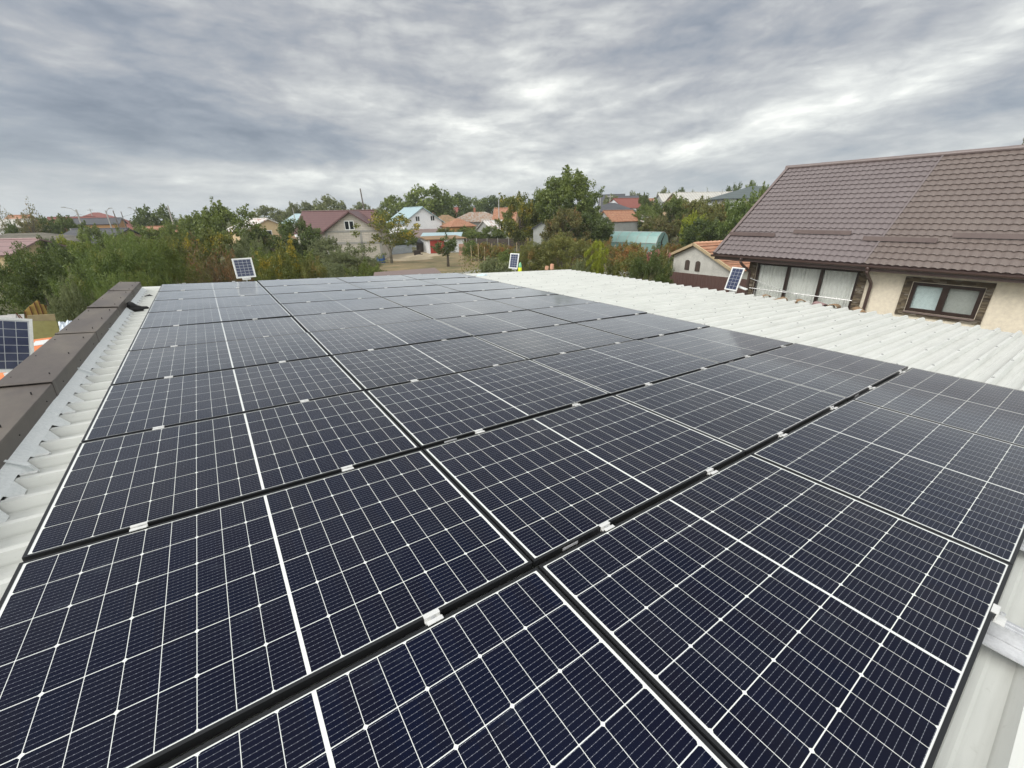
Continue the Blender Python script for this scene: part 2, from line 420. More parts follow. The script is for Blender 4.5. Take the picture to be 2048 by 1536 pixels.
# unfinished aerated block masonry
M['block_wall'], N, b = mat('block_wall', (0.5, 0.46, 0.40), 0.9)
oc = N.n('ShaderNodeTexCoord', out=3)
x, y, z = N.sep(oc)
bt = N.n('ShaderNodeTexBrick', {'Vector': N.comb(N.m('ADD', x, y), z, 0), 'Color1': (0.58, 0.535, 0.47, 1), 'Color2': (0.50, 0.455, 0.40, 1),
                               'Mortar': (0.36, 0.33, 0.30, 1), 'Scale': 1.0, 'Mortar Size': 0.025, 'Brick Width': 0.6, 'Row Height': 0.25})
c = N.mix(0.35, bt, N.ramp(N.noise(oc, 1.2, 5, 0.6), [(0.3, (0.40, 0.37, 0.33)), (0.7, (0.62, 0.58, 0.52))]))
N.link(c, b.inputs['Base Color'])
M['win_white'], N, b = mat('win_white', (0.75, 0.76, 0.76), 0.4)
M['orange_cloth'] = worn('orange_cloth', (0.72, 0.20, 0.065), (0.62, 0.24, 0.10), 1.5, 0.7, 0.3)
M['olive_sheet'] = worn('olive_sheet', (0.30, 0.27, 0.10), (0.36, 0.335, 0.15), 1.2, 0.35, 0.1)
M['yellow_board'] = worn('yellow_board', (0.40, 0.275, 0.075), (0.34, 0.22, 0.06), 2, 0.7)
M['rust_bar'] = worn('rust_bar', (0.12, 0.040, 0.018), (0.17, 0.07, 0.03), 6, 0.85)
M['tarp_pale'] = worn('tarp_pale', (0.52, 0.58, 0.66), (0.70, 0.72, 0.74), 2.2, 0.5, 0.6)
M['ash_sheet'] = worn('ash_sheet', (0.42, 0.41, 0.40), (0.32, 0.31, 0.30), 1.2, 0.8, 0.3)
M['ochre_wall'] = worn('ochre_wall', (0.34, 0.27, 0.15), (0.28, 0.23, 0.14), 1, 0.9)
M['red_door'] = worn('red_door', (0.36, 0.035, 0.022), (0.28, 0.04, 0.03), 2, 0.5)
M['pink_board'] = worn('pink_board', (0.50, 0.30, 0.22), (0.44, 0.27, 0.21), 2, 0.7)
M['blue_plastic'] = worn('blue_plastic', (0.035, 0.10, 0.30), (0.03, 0.085, 0.25), 4, 0.4)
M['brown_sheet'] = worn('brown_sheet', (0.105, 0.058, 0.050), (0.085, 0.048, 0.042), 2, 0.55)
M['brown_lean'] = worn('brown_lean', (0.17, 0.125, 0.115), (0.20, 0.15, 0.135), 1.2, 0.6)
M['poly_teal'], N, b = mat('poly_teal', (0.20, 0.40, 0.37), 0.35)
oc = N.n('ShaderNodeTexCoord', out=3)
c = N.mix(N.noise(oc, 0.8, 4, 0.6), (0.20, 0.38, 0.36), (0.36, 0.52, 0.50))
tr = N.n('ShaderNodeBsdfTransparent', {0: (0.55, 0.8, 0.76, 1)})
N.link(c, b.inputs['Base Color'])
mx = N.n('ShaderNodeMixShader', {0: 0.22, 1: b.outputs[0], 2: tr})
N.link(mx, [n for n in N.t.nodes if n.type == 'OUTPUT_MATERIAL'][0].inputs[0])
M['bottle_green'], N, b = mat('bottle_green', (0.25, 0.60, 0.35), 0.2)
b.inputs['Transmission Weight'].default_value = 0.35
M['bottle_yellow'], N, b = mat('bottle_yellow', (0.62, 0.66, 0.02), 0.35)
M['brick_pink'] = worn('brick_pink', (0.56, 0.32, 0.21), (0.48, 0.27, 0.18), 8, 0.9, 0.4)
M['bag_pale'], N, b = mat('bag_pale', (0.62, 0.74, 0.78), 0.35)

# ground
M['ground'], N, b = mat('ground', (0.08, 0.08, 0.04), 0.95)
oc = N.n('ShaderNodeTexCoord', out=3)
a = N.noise(oc, 0.06, 6, 0.6)
d = N.noise(oc, 0.7, 6, 0.65)
e = N.noise(oc, 9, 4, 0.6)
c = N.ramp(a, [(0.3, (0.045, 0.062, 0.022)), (0.5, (0.075, 0.080, 0.034)), (0.7, (0.13, 0.11, 0.06))])
c = N.mix(N.ramp(d, [(0.4, (0, 0, 0)), (0.65, (0.7, 0.7, 0.7))]), c, (0.15, 0.125, 0.075))
c = N.mix(N.m('MULTIPLY', e, 0.5), c, (0.05, 0.055, 0.02))
N.link(c, b.inputs['Base Color'])
M['lawn_dry'], N, b = mat('lawn_dry', (0.2, 0.15, 0.08), 0.95)
oc = N.n('ShaderNodeTexCoord', out=3)
a = N.noise(oc, 0.35, 6, 0.65)
e = N.noise(oc, 4, 4, 0.6)
c = N.ramp(a, [(0.32, (0.10, 0.105, 0.045)), (0.48, (0.185, 0.150, 0.075)), (0.66, (0.31, 0.225, 0.125))])
c = N.mix(N.m('MULTIPLY', e, 0.5), c, (0.13, 0.105, 0.055))
N.link(c, b.inputs['Base Color'])
M['sand'] = worn('sand', (0.40, 0.335, 0.235), (0.33, 0.275, 0.195), 0.6, 0.95, 0.3)
M['path'] = worn('path', (0.26, 0.255, 0.235), (0.21, 0.205, 0.185), 0.7, 0.9)


def leaf_mat(name, dark, light, accent=None, amount=0.0, trans=0.38):
    m = bpy.data.materials.new(name)
    m.use_nodes = True
    N = NT(m.node_tree)
    at = N.n('ShaderNodeAttribute', out=2, attribute_name='tint')
    oi = N.n('ShaderNodeObjectInfo', out=None)
    oc = N.n('ShaderNodeTexCoord', out=3)
    v = N.vm('ADD', oc, N.comb(N.m('MULTIPLY', oi.outputs['Random'], 30), 0, 0))
    c = N.mix(at, dark, light)
    c = N.mix(N.m('MULTIPLY', oi.outputs['Random'], 0.25), c, [k * 0.75 for k in dark])
    if accent:
        nz = N.noise(v, 0.9, 3, 0.6)
        hi = 0.52 + (0.5 - amount) * 0.45
        f = N.ramp(N.m('ADD', nz, N.m('MULTIPLY', N.m('SUBTRACT', at, 0.5), 0.22)), [(hi - 0.06, (0, 0, 0)), (hi + 0.06, (1, 1, 1))])
        c = N.mix(f, c, accent)
    d = N.n('ShaderNodeBsdfDiffuse', {0: c})
    t = N.n('ShaderNodeBsdfTranslucent', {0: N.mix(0.5, c, light)})
    g = N.n('ShaderNodeBsdfGlossy', {0: (0.8, 0.85, 0.8, 1), 1: 0.45})
    x = N.n('ShaderNodeMixShader', {0: trans, 1: d, 2: t})
    x = N.n('ShaderNodeMixShader', {0: 0.035, 1: x, 2: g})
    o = N.n('ShaderNodeOutputMaterial', out=None)
    N.link(x, o.inputs[0])
    return m


L = {
    'dark': leaf_mat('leaf_dark', (0.059, 0.084, 0.022), (0.137, 0.180, 0.043)),
    'mid': leaf_mat('leaf_mid', (0.084, 0.122, 0.027), (0.210, 0.251, 0.053)),
    'fresh': leaf_mat('leaf_fresh', (0.082, 0.128, 0.030), (0.205, 0.262, 0.068), (0.22, 0.20, 0.05), 0.15),
    'lime': leaf_mat('leaf_lime', (0.193, 0.244, 0.022), (0.387, 0.411, 0.044)),
    'olive': leaf_mat('leaf_olive', (0.112, 0.128, 0.032), (0.250, 0.247, 0.069), (0.306, 0.182, 0.056), 0.2),
    'greyg': leaf_mat('leaf_grey_green', (0.106, 0.131, 0.056), (0.242, 0.266, 0.119)),
    'yellowtip': leaf_mat('leaf_yellow_tip', (0.084, 0.106, 0.022), (0.217, 0.229, 0.044), (0.451, 0.335, 0.038), 0.3),
    'rust': leaf_mat('leaf_rust', (0.110, 0.090, 0.040), (0.20, 0.150, 0.065), (0.24, 0.105, 0.045), 0.40),
    'brownish': leaf_mat('leaf_brownish', (0.106, 0.110, 0.035), (0.217, 0.199, 0.065), (0.273, 0.160, 0.063), 0.25),
    'far': leaf_mat('leaf_far', (0.121, 0.146, 0.056), (0.242, 0.251, 0.094)),
    'vine': leaf_mat('leaf_vine', (0.137, 0.145, 0.031), (0.290, 0.251, 0.063), (0.354, 0.168, 0.056), 0.45),
    'pink': leaf_mat('petal_pink', (0.50, 0.17, 0.16), (0.66, 0.36, 0.33)),
}


# ------------------------------------------------------------------ mesh helpers
class MB:
    """collects shapes into one mesh"""

    def __init__(self):
        self.v, self.f, self.mi = [], [], []

    def add(self, vs, fs, mi=0, T=None):
        o = len(self.v)
        if T is not None:
            vs = [T @ Vector(p) for p in vs]
        self.v += [tuple(p) for p in vs]
        self.f += [tuple(i + o for i in f) for f in fs]
        self.mi += [mi] * len(fs)
        return self

    def box(self, x0, x1, y0, y1, z0, z1, mi=0, T=None, bev=0.0):
        if bev <= 0:
            vs = [(x0, y0, z0), (x1, y0, z0), (x1, y1, z0), (x0, y1, z0), (x0, y0, z1), (x1, y0, z1), (x1, y1, z1), (x0, y1, z1)]
            fs = [(0, 3, 2, 1), (4, 5, 6, 7), (0, 1, 5, 4), (1, 2, 6, 5), (2, 3, 7, 6), (3, 0, 4, 7)]
            return self.add(vs, fs, mi, T)
        bm = bmesh.new()
        r = bmesh.ops.create_cube(bm, size=1)
        for v in r['verts']:
            v.co = Vector(((x0 + x1) / 2 + v.co.x * (x1 - x0), (y0 + y1) / 2 + v.co.y * (y1 - y0), (z0 + z1) / 2 + v.co.z * (z1 - z0)))
        bmesh.ops.bevel(bm, geom=bm.edges[:], offset=bev, segments=2, affect='EDGES', clamp_overlap=True)
        bm.verts.index_update()
        self.add([v.co.copy() for v in bm.verts], [[v.index for v in f.verts] for f in bm.faces], mi, T)
        bm.free()
        return self

    def tube(self, pts, radii, sides=8, mi=0, T=None, cap=True):
        pts = [Vector(p) for p in pts]
        if isinstance(radii, (int, float)):
            radii = [radii] * len(pts)
        vs, fs = [], []
        up = None
        for i, p in enumerate(pts):
            d = (pts[min(i + 1, len(pts) - 1)] - pts[max(i - 1, 0)]).normalized()
            if up is None:
                up = Vector((0, 0, 1)) if abs(d.z) < 0.9 else Vector((1, 0, 0))
            a = d.cross(up).normalized()
            b2 = a.cross(d).normalized()
            up = b2
            for k in range(sides):
                t = 2 * math.pi * k / sides
                vs.append(p + (a * math.cos(t) + b2 * math.sin(t)) * radii[i])
        for i in range(len(pts) - 1):
            for k in range(sides):
                k2 = (k + 1) % sides
                fs.append((i * sides + k, i * sides + k2, (i + 1) * sides + k2, (i + 1) * sides + k))
        if cap:
            fs.append(tuple(range(sides))[::-1])
            fs.append(tuple((len(pts) - 1) * sides + k for k in range(sides)))
        return self.add(vs, fs, mi, T)

    def prism(self, poly, depth, mi=0, T=None):
        """poly in local (x,z), extruded along y from 0 to depth"""
        n = len(poly)
        vs = [(p[0], 0, p[1]) for p in poly] + [(p[0], depth, p[1]) for p in poly]
        fs = [tuple(range(n)), tuple(range(2 * n - 1, n - 1, -1))]
        for i in range(n):
            j = (i + 1) % n
            fs.append((i, i + n, j + n, j))
        return self.add(vs, fs, mi, T)

    def slab(self, quad, th, mi=0, T=None):
        """a sheet with thickness th below the given 4 corners"""
        q_ = [Vector(p) for p in quad]
        nrm = (q_[1] - q_[0]).cross(q_[2] - q_[0]).normalized()
        if nrm.z < 0:
            nrm = -nrm
        vs = q_ + [p - nrm * th for p in q_]
        fs = [tuple(range(len(q_))), tuple(range(2 * len(q_) - 1, len(q_) - 1, -1))]
        n = len(q_)
        for i in range(n):
            j = (i + 1) % n
            fs.append((i, i + n, j + n, j))
        return self.add(vs, fs, mi, T)

    def mesh(self, name, mats, smooth=False):
        me = bpy.data.meshes.new(name)
        me.from_pydata(self.v, [], self.f)
        bm = bmesh.new()
        bm.from_mesh(me)
        bmesh.ops.recalc_face_normals(bm, faces=bm.faces[:])
        bm.to_mesh(me)
        bm.free()
        for m in (mats if isinstance(mats, (list, tuple)) else [mats]):
            me.materials.append(m)
        if len(set(self.mi)) > 1:
            me.polygons.foreach_set('material_index', self.mi)
        if smooth:
            me.polygons.foreach_set('use_smooth', [True] * len(me.polygons))
        me.update()
        return me

    def build(self, name, mats, parent=None, smooth=False):
        return link(name, self.mesh(name, mats, smooth), parent)


def link(name, data, parent=None):
    o = bpy.data.objects.new(name, data)
    scene.collection.objects.link(o)
    if parent is not None:
        o.parent = parent
    return o


def tag(o, label=None, cat=None, group=None, kind=None):
    if label:
        o['label'] = label
    if cat:
        o['category'] = cat
    if group:
        o['group'] = group
    if kind:
        o['kind'] = kind
    return o


def thing(name, label, cat, loc=(0, 0, 0), rz=0.0, group=None, rot=None):
    o = link(name, None)
    o.location = loc
    o.rotation_euler = rot if rot is not None else (0, 0, rz)
    o.empty_display_size = 0.2
    return tag(o, label, cat, group)


def copy_tree(o, parent=None):
    c = o.copy()
    scene.collection.objects.link(c)
    c.parent = parent
    for ch in list(o.children):
        copy_tree(ch, c)
    return c


def rp(x, y, z=0.0):
    return MR @ Vector((x, y, z))


ROOF = (0, TILT, 0)
ORD = ['front', 'second', 'third', 'fourth', 'fifth', 'sixth', 'seventh', 'eighth', 'ninth', 'tenth', 'eleventh', 'twelfth']
NUM = ['first'] + ORD[1:]
rng = random.Random(7)
# ================================================================== the setting
g = MB().add([(-1300, -1300, 0), (1300, -1300, 0), (1300, 1300, 0), (-1300, 1300, 0)], [(0, 1, 2, 3)]).build('ground', M['ground'])
g.location = (0, 0, GZ)
tag(g, kind='structure')


def patch(name, pix, m, dz):
    pts = [at_h(px, py, GZ) for px, py in pix]
    o = MB().add([(p.x, p.y, GZ + dz) for p in pts], [tuple(range(len(pts)))]).build(name, m)
    return tag(o, kind='structure')


patch('lawn', [(560, 575), (690, 508), (800, 508), (900, 503), (1000, 520), (1060, 545), (1000, 575), (800, 590)], M['lawn_dry'], 0.010)
patch('yard_path', [(905, 548), (1010, 531), (1100, 533), (1100, 552), (980, 560)], M['path'], 0.020)
patch('sand_yard', [(752, 514), (790, 507), (905, 499), (880, 511), (845, 516), (788, 522)], M['sand'], 0.020)

# ------------------------------------------------------------------ the garage under the panels
Y0, Y1, XR = -3.2, 11.22, 12.0
PAN, RIB, PITCH = -0.153, -0.099, 0.25
garage = thing('garage', 'garage with white ribbed sheet roof carrying the solar array beside a brown parapet', 'garage', (0, 0, GZ))
GI = Matrix.Translation((0, 0, GZ)).inverted()


def under(o, root):
    """parent without moving"""
    o.parent = root
    o.matrix_parent_inverse = Matrix.Translation(root.location).inverted() if root.rotation_euler == Euler((0, 0, 0)) else Matrix()
    return o


prof = []
nr = int((Y1 - Y0) / PITCH)
k0 = -0.048                                  # where a rib crest crosses the roof edge
first = math.floor((Y0 - k0) / PITCH)
y = k0 + first * PITCH
while y < Y1 - 0.05:
    if y > Y0:
        prof += [(y - 0.046, PAN), (y - 0.017, RIB), (y + 0.017, RIB), (y + 0.046, PAN), (y + 0.105, PAN), (y + 0.115, PAN + 0.005), (y + 0.135, PAN + 0.005), (y + 0.145, PAN)]
    y += PITCH
xs = [-0.42, 3.0, 6.0, 9.0, XR]
vs, fs = [], []
for (yy, zz) in prof:
    for x_ in xs:
        vs.append(rp(x_, yy, zz + (0.0)))
n_ = len(xs)
for i in range(len(prof) - 1):
    for j in range(n_ - 1):
        fs.append((i * n_ + j, i * n_ + j + 1, (i + 1) * n_ + j + 1, (i + 1) * n_ + j))
b = MB().add(vs, fs)
# screws with grey washers on the crests
y = k0 + first * PITCH
k = 0
while y < Y1 - 0.05:
    if y > Y0:
        offs = (0.0, 0.42)[k % 2]
        for x_ in [0.06] + [7.35 + offs + 1.25 * i for i in range(4)]:
            if x_ < XR - 0.05:
                xx = x_ + rng.uniform(-.05, .05)
                b.tube([rp(xx, y, RIB - 0.002), rp(xx, y, RIB + 0.004)], 0.012, 8, 1)
                b.tube([rp(xx, y, RIB + 0.003), rp(xx, y, RIB + 0.011)], 0.007, 6, 1)
    y += PITCH
    k += 1
me = bpy.data.meshes.new('roof')
me.from_pydata(b.v, [], b.f)
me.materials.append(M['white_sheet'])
me.materials.append(M['screw_grey'])
me.polygons.foreach_set('material_index', b.mi)
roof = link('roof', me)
sol = roof.modifiers.new('thickness', 'SOLIDIFY')
sol.thickness = 0.003
sol.offset = -1
under(roof, garage)
# walls
b = MB()
zl, zr = rp(-0.45, 0, PAN).z - 0.05, rp(XR - 0.35, 0, PAN).z - 0.05
b.add([(-0.45, Y0 + .2, GZ), (XR - .35, Y0 + .2, GZ), (XR - .35, Y1 - .2, GZ), (-0.45, Y1 - .2, GZ),
       (-0.45, Y0 + .2, zl), (XR - .35, Y0 + .2, zr), (XR - .35, Y1 - .2, zr), (-0.45, Y1 - .2, zl)],
      [(0, 3, 2, 1), (4, 5, 6, 7), (0, 1, 5, 4), (1, 2, 6, 5), (2, 3, 7, 6), (3, 0, 4, 7)])
under(b.build('wall', M['grey_render']), garage)
b = MB()
PT = -0.325                                   # inner face of the coping
b.box(-0.60, PT - 0.03, Y0, 10.50, -0.5, 0.045, T=MR.to_4x4())
b.box(-0.60, -0.46, Y0, 10.50, GZ + 0.3, -0.5)
under(b.build('parapet', M['grey_render']), garage)
# brown sheet coping, each length lapping over the next
joints = [10.42, 9.06, 7.24, 5.47, 3.57, 1.80, 0.0, -1.8, -3.2]
for i in range(len(joints) - 1):
    ya, yb = joints[i + 1], joints[i]
    b = MB()
    zi, zo = 0.066, 0.080
    lift = 0.004 if i % 2 else 0.0
    # cross-section: outer drip, top, inner drop with a folded hem
    sec = [(-0.655, zo - 0.12), (-0.645, zo), (PT - 0.004, zi), (PT, zi - 0.004), (PT, -0.052), (PT - 0.010, -0.060)]
    vs, fs = [], []
    jj = [(ya - 0.035, 0.012), (ya + 0.005, 0.016), (ya + 0.05, 0.003), ((ya + yb) / 2, 0.001), (yb, -0.001)]
    for (yy, up_) in jj:
        for (xx, zz) in sec:
            wv = rng.uniform(-.0015, .0015) if xx < PT - .01 else rng.uniform(-.003, .003)
            vs.append(rp(xx + (up_ * .22 if xx > PT - .02 else (-up_ * .3 if xx < -.64 else 0)), yy, zz + (up_ if zz > 0 else up_ * .2) + wv + lift))
    s_ = len(sec)
    for a_ in range(len(jj) - 1):
        for c_ in range(s_ - 1):
            fs.append((a_ * s_ + c_, a_ * s_ + c_ + 1, (a_ + 1) * s_ + c_ + 1, (a_ + 1) * s_ + c_))
    b.add(vs, fs)
    for t_ in range(3):                        # rivets on the top and drop
        yy = ya + (yb - ya) * (0.12 + 0.36 * t_)
        for xx in (-0.60, -0.385):
            b.tube([rp(xx, yy, 0.06), rp(xx, yy, 0.088)], 0.0045, 6, 1)
        b.tube([rp(PT - .01, yy, 0.0), rp(PT + .005, yy, 0.0)], 0.0045, 6, 1)
    o = b.build('coping_sheet', [M['coping'], M['black_rubber']])
    so = o.modifiers.new('t', 'SOLIDIFY')
    so.thickness = 0.003
    so.offset = -1
    under(o, garage)
# end cap of the coping
o = MB().box(-0.64, PT - 0.004, 10.415, 10.43, -0.14, 0.063, T=MR.to_4x4()).build('coping_end', M['coping'])
under(o, garage)
# galvanised flashing with a notched lower edge: a tab folded down into each pan
b = MB()
XF = -0.266
y = k0 + first * PITCH
while y < 10.4:
    if y > Y0:
        j1, j2 = rng.uniform(-.012, .012), rng.uniform(-.012, .012)
        b.add([rp(PT - 0.02, y, -0.030), rp(PT - 0.02, y + PITCH, -0.030), rp(XF, y + PITCH, RIB + 0.006), rp(XF, y, RIB + 0.006)], [(0, 1, 2, 3)])
        b.add([rp(XF, y + 0.040 + j1, RIB + 0.006), rp(XF, y + PITCH - 0.040 + j1, RIB + 0.006),
               rp(XF + 0.050 + j2, y + PITCH - 0.075 + j1, PAN + 0.006), rp(XF + 0.050 + j2, y + 0.075 + j1, PAN + 0.006)], [(0, 1, 2, 3)])
    y += PITCH
o = b.build('flashing', M['galvanised'])
so = o.modifiers.new('t', 'SOLIDIFY')
so.thickness = 0.0025
under(o, garage)
y = k0 + first * PITCH
while y < 10.4:
    if y > -.6 and rng.random() < 0.75:
        yy = y + rng.uniform(.03, .05)
        b = MB().box(XF + .005, XF + .075, yy, yy + .028, RIB - .028, RIB - .012 + rng.uniform(0, .012), T=MR.to_4x4())
        under(b.build('foam_filler', M['white_plastic']), garage)
    y += PITCH
for yy in (2.33, 4.30, 6.15, 8.05):
    b = MB()
    b.slab([rp(PT + .002, yy, -0.028), rp(PT + .002, yy + .022, -0.028), rp(XF + .03, yy + .022, RIB + .014), rp(XF + .03, yy, RIB + .014)], .004)
    b.slab([rp(XF + .03, yy, RIB + .014), rp(XF + .03, yy + .022, RIB + .014), rp(XF + .055, yy + .03, PAN + .012), rp(XF + .055, yy + .004, PAN + .012)], .004)
    under(b.build('flashing_strap', M['galvanised']), garage)

# ------------------------------------------------------------------ the solar array
PL, PW, GAPX, GAPY = 1.722, 1.134, 0.010, 0.0286
b = MB()
th, lip = 0.032, 0.0125
T0 = 0.0
# frame: four hollow-looking bars, proud of the glass
for (x0, x1, y0, y1) in ((0, PL, 0, lip), (0, PL, PW - lip, PW), (0, lip, lip, PW - lip), (PL - lip, PL, lip, PW - lip)):
    b.box(x0, x1, y0, y1, -th, 0.0)
frame_me = b.mesh('panel_frame', M['frame_black'])
b = MB()
b.add([(lip, lip, -0.0015), (PL - lip, lip, -0.0015), (PL - lip, PW - lip, -0.0015), (lip, PW - lip, -0.0015)], [(0, 1, 2, 3)])
back_me = b.mesh('panel_backsheet', M['backsheet'])
b = MB()
cxp, cyp = 0.0926, 0.1838
wx, wy, ch = 0.0904, 0.1806, 0.0062
mx_ = (PL - (18 * cxp + 0.0105)) / 2
my_ = (PW - 6 * cyp) / 2
for i in range(18):
    x0 = mx_ + i * cxp + (0.0105 if i >= 9 else 0) + (cxp - wx) / 2
    for j in range(6):
        y0 = my_ + j * cyp + (cyp - wy) / 2
        z = -0.0012
        c1, c2 = (ch, 0.0012) if i % 2 == 0 else (0.0012, ch)
        b.add([(x0 + c1, y0, z), (x0 + wx - c2, y0, z), (x0 + wx, y0 + c2, z), (x0 + wx, y0 + wy - c2, z), (x0 + wx - c2, y0 + wy, z),
               (x0 + c1, y0 + wy, z), (x0, y0 + wy - c1, z), (x0, y0 + c1, z)], [tuple(range(8))])
cell_me = b.mesh('panel_cells', M['cell'])
# narrow paper label on the frame edge
lab_me = MB().box(0.16, 0.25, -0.0015, -0.0002, -0.024, -0.010).mesh('panel_label', M['label_white'])
COLW = ['in the column beside the parapet', 'in the second column from the parapet', 'in the third column from the parapet', 'in the outermost column by the white sheets']
proto = None
PX_, PY_ = PL + GAPX, PW + GAPY
prng = random.Random(3)
for r in range(10):
    for c_ in range(4):
        nm = 'farthest' if r == 9 else ORD[r]
        t = thing('solar_module', 'black framed solar panel of the %s row %s' % (nm if r else 'nearest', COLW[c_]), 'solar panel', group='solar panels of the rooftop array')
        fo = link('frame', frame_me, t)
        bo = link('backsheet', back_me, t)
        co = link('cells', cell_me, t)
        if c_ in (1, 3):
            link('label', lab_me, t)
        x0 = c_ * PX_ + GAPX / 2
        y0 = (r - 1) * PY_ + GAPY / 2
        t.location = rp(x0, y0, prng.uniform(-.001, .001))
        t.rotation_euler = (prng.gauss(0, .0022), TILT + prng.gauss(0, .0022), 0)
# rails across the ribs, under the panels
RX = [0.38 + 0.892 * k for k in range(8)]
b = MB()
ra, rb_ = -1.43, 9 * PY_ + 0.16
b.box(-0.028, 0.028, ra, rb_, RIB + 0.002, -0.036)
b.box(-0.016, -0.010, ra, rb_, -0.036, -0.0325)
b.box(0.010, 0.016, ra, rb_, -0.036, -0.0325)
rail_me = b.mesh('rail_body', M['aluminium'])
b = MB()
b.box(-0.105, -0.030, ra, rb_, RIB + 0.001, RIB + 0.006)
flange_me = b.mesh('rail_flange', M['aluminium'])
for k, x_ in enumerate(RX):
    t = thing('mounting_rail', 'long aluminium rail under the solar panels, %s from the brown parapet' % NUM[k], 'rail', rp(x_, 0, 0), rot=ROOF, group='rails under the solar array')
    link('rail_body', rail_me, t)
    link('rail_flange', flange_me, t)
# middle clamps bridging each gap between rows
b = MB()
hw = GAPY / 2
b.box(-0.030, 0.030, -hw - 0.009, -hw + 0.004, 0.0012, 0.0045)
b.box(-0.030, 0.030, hw - 0.004, hw + 0.009, 0.0012, 0.0045)
b.box(-0.030, 0.030, -hw + 0.004, -hw + 0.007, -0.020, 0.0045)
b.box(-0.030, 0.030, hw - 0.007, hw - 0.004, -0.020, 0.0045)
b.box(-0.030, 0.030, -hw + 0.007, hw - 0.007, -0.012, -0.008)
clamp_me = b.mesh('clamp_plate', M['clamp_metal'])
bolt_me = MB().tube([(0, 0, -0.009), (0, 0, 0.001)], 0.0075, 10).tube([(0, 0, 0.0005), (0, 0, 0.0025)], 0.004, 6, 1).mesh('clamp_bolt', [M['aluminium'], M['screw_grey']])
b = MB()
b.box(-0.030, 0.030, -0.006, 0.010, 0.0012, 0.0045)
b.box(-0.030, 0.030, -0.010, -0.006, -0.036, 0.0045)
b.box(-0.030, 0.030, -0.036, -0.010, -0.036, -0.032)
end_me = b.mesh('end_clamp_plate', M['clamp_metal'])
for r in range(0, 11):
    for k, x_ in enumerate(RX):
        yg = (r - 1) * PY_
        if r == 0:
            if k != 3:
                continue
            t = thing('panel_end_clamp', 'silver end clamp holding the near edge of the front row panel', 'clamp', rp(x_, yg + hw, 0), rot=ROOF, group='clamps of the solar array')
            link('clamp_plate', end_me, t)
            bo = link('clamp_bolt', bolt_me, t)
            bo.location = (0, -0.02, 0)
        elif r == 10:
            t = thing('panel_end_clamp', 'silver end clamp on the far edge of the array, %s rail from the parapet' % NUM[k], 'clamp', rp(x_, yg - hw, 0), rot=(0, TILT, 0), group='clamps of the solar array')
            e_ = link('clamp_plate', end_me, t)
            e_.rotation_euler = (0, 0, math.pi)
            link('clamp_bolt', bolt_me, t).location = (0, 0.02, 0)
        else:
            t = thing('panel_clamp', 'silver clamp in the %s gap between panel rows, %s rail from the parapet' % (NUM[r - 1] if r > 1 else 'nearest', NUM[k]), 'clamp', rp(x_ + rng.uniform(-.012, .012), yg, 0), rot=ROOF, group='clamps of the solar array')
            link('clamp_plate', clamp_me, t)
            link('clamp_bolt', bolt_me, t)

# ------------------------------------------------------------------ small things lying on the roof
b = MB()
p0 = Vector((PT + .03, 7.97, -0.035))
b.tube([rp(-0.315, 7.95, -0.005), rp(-0.30, 7.95, 0.0), rp(-0.27, 7.95, -0.03), rp(-0.22, 7.97, -0.075), rp(-0.15, 7.98, -0.092), rp(-0.08, 7.99, -0.096), rp(-0.065, 7.99, -0.098)],
       [0.012, 0.05, 0.06, 0.052, 0.040, 0.036, 0.02], 10)
b.tube([rp(-0.30, 7.90, -0.07), rp(-0.22, 7.90, -0.085), rp(-0.13, 7.93, -0.10)], [0.03, 0.034, 0.02], 8)
tag(b.build('glove', M['black_rubber'], smooth=True), 'crumpled black glove lying on the white sheets against the brown coping', 'glove')
b = MB().tube([rp(-0.22, 9.45, PAN + .05), rp(-0.15, 9.5, PAN + .055), rp(-0.10, 9.47, PAN + .045)], [0.015, 0.03, 0.012], 8)
tag(b.build('rubber_scrap', M['black_rubber'], smooth=True), 'small dark scrap on white sheets near the far end of the coping', 'scrap')
bm = bmesh.new()
bmesh.ops.create_icosphere(bm, subdivisions=3, radius=0.11)
for v in bm.verts:
    d = v.co.normalized()
    v.co *= 0.75 + 0.35 * math.sin(d.x * 7 + 1) * math.sin(d.y * 6) + rng.uniform(-.08, .08)
    v.co.x *= 1.8
    v.co.z = max(v.co.z * 0.55, -0.02)
me = bpy.data.meshes.new('bag')
bm.to_mesh(me)
bm.free()
me.materials.append(M['bag_pale'])
o = link('plastic_bag', me)
o.location = rp(7.75, 10.35, PAN + 0.05)
tag(o, 'crumpled pale blue plastic bag on the white roof beside the far panels', 'bag')
t = thing('bottle', 'green and yellow plastic bottle standing near the far edge of the white roof', 'bottle', rp(9.72, 11.08, PAN + .004), rot=ROOF)
MB().tube([(0, 0, 0), (0, 0, .01), (0, 0, .16), (0, 0, .17)], [.055, .065, .065, .055], 14).build('base', M['bottle_yellow'], t, True)
MB().tube([(0, 0, .17), (0, 0, .22), (0, 0, .27), (0, 0, .31), (0, 0, .34)], [.06, .055, .05, .03, .02], 14).build('neck', M['bottle_green'], t, True)
for lab, x_, s_, rz in (('larger pinkish brick lying on the far edge of the white roof', 11.2, 1.0, 0.5), ('smaller pinkish brick lying on the far edge of the white roof', 10.95, 0.68, -0.2)):
    b = MB().box(-.075 * s_, .075 * s_, -.05, .05, 0, .16 * s_, bev=.008).box(-.05 * s_, .09 * s_, -.045, .055, .15 * s_, .20 * s_, bev=.008)
    o = b.build('brick', M['brick_pink'])
    o.location = rp(x_, 11.12, RIB)
    o.rotation_euler = (0, TILT, rz)
    tag(o, lab, 'brick', 'bricks on the roof edge')
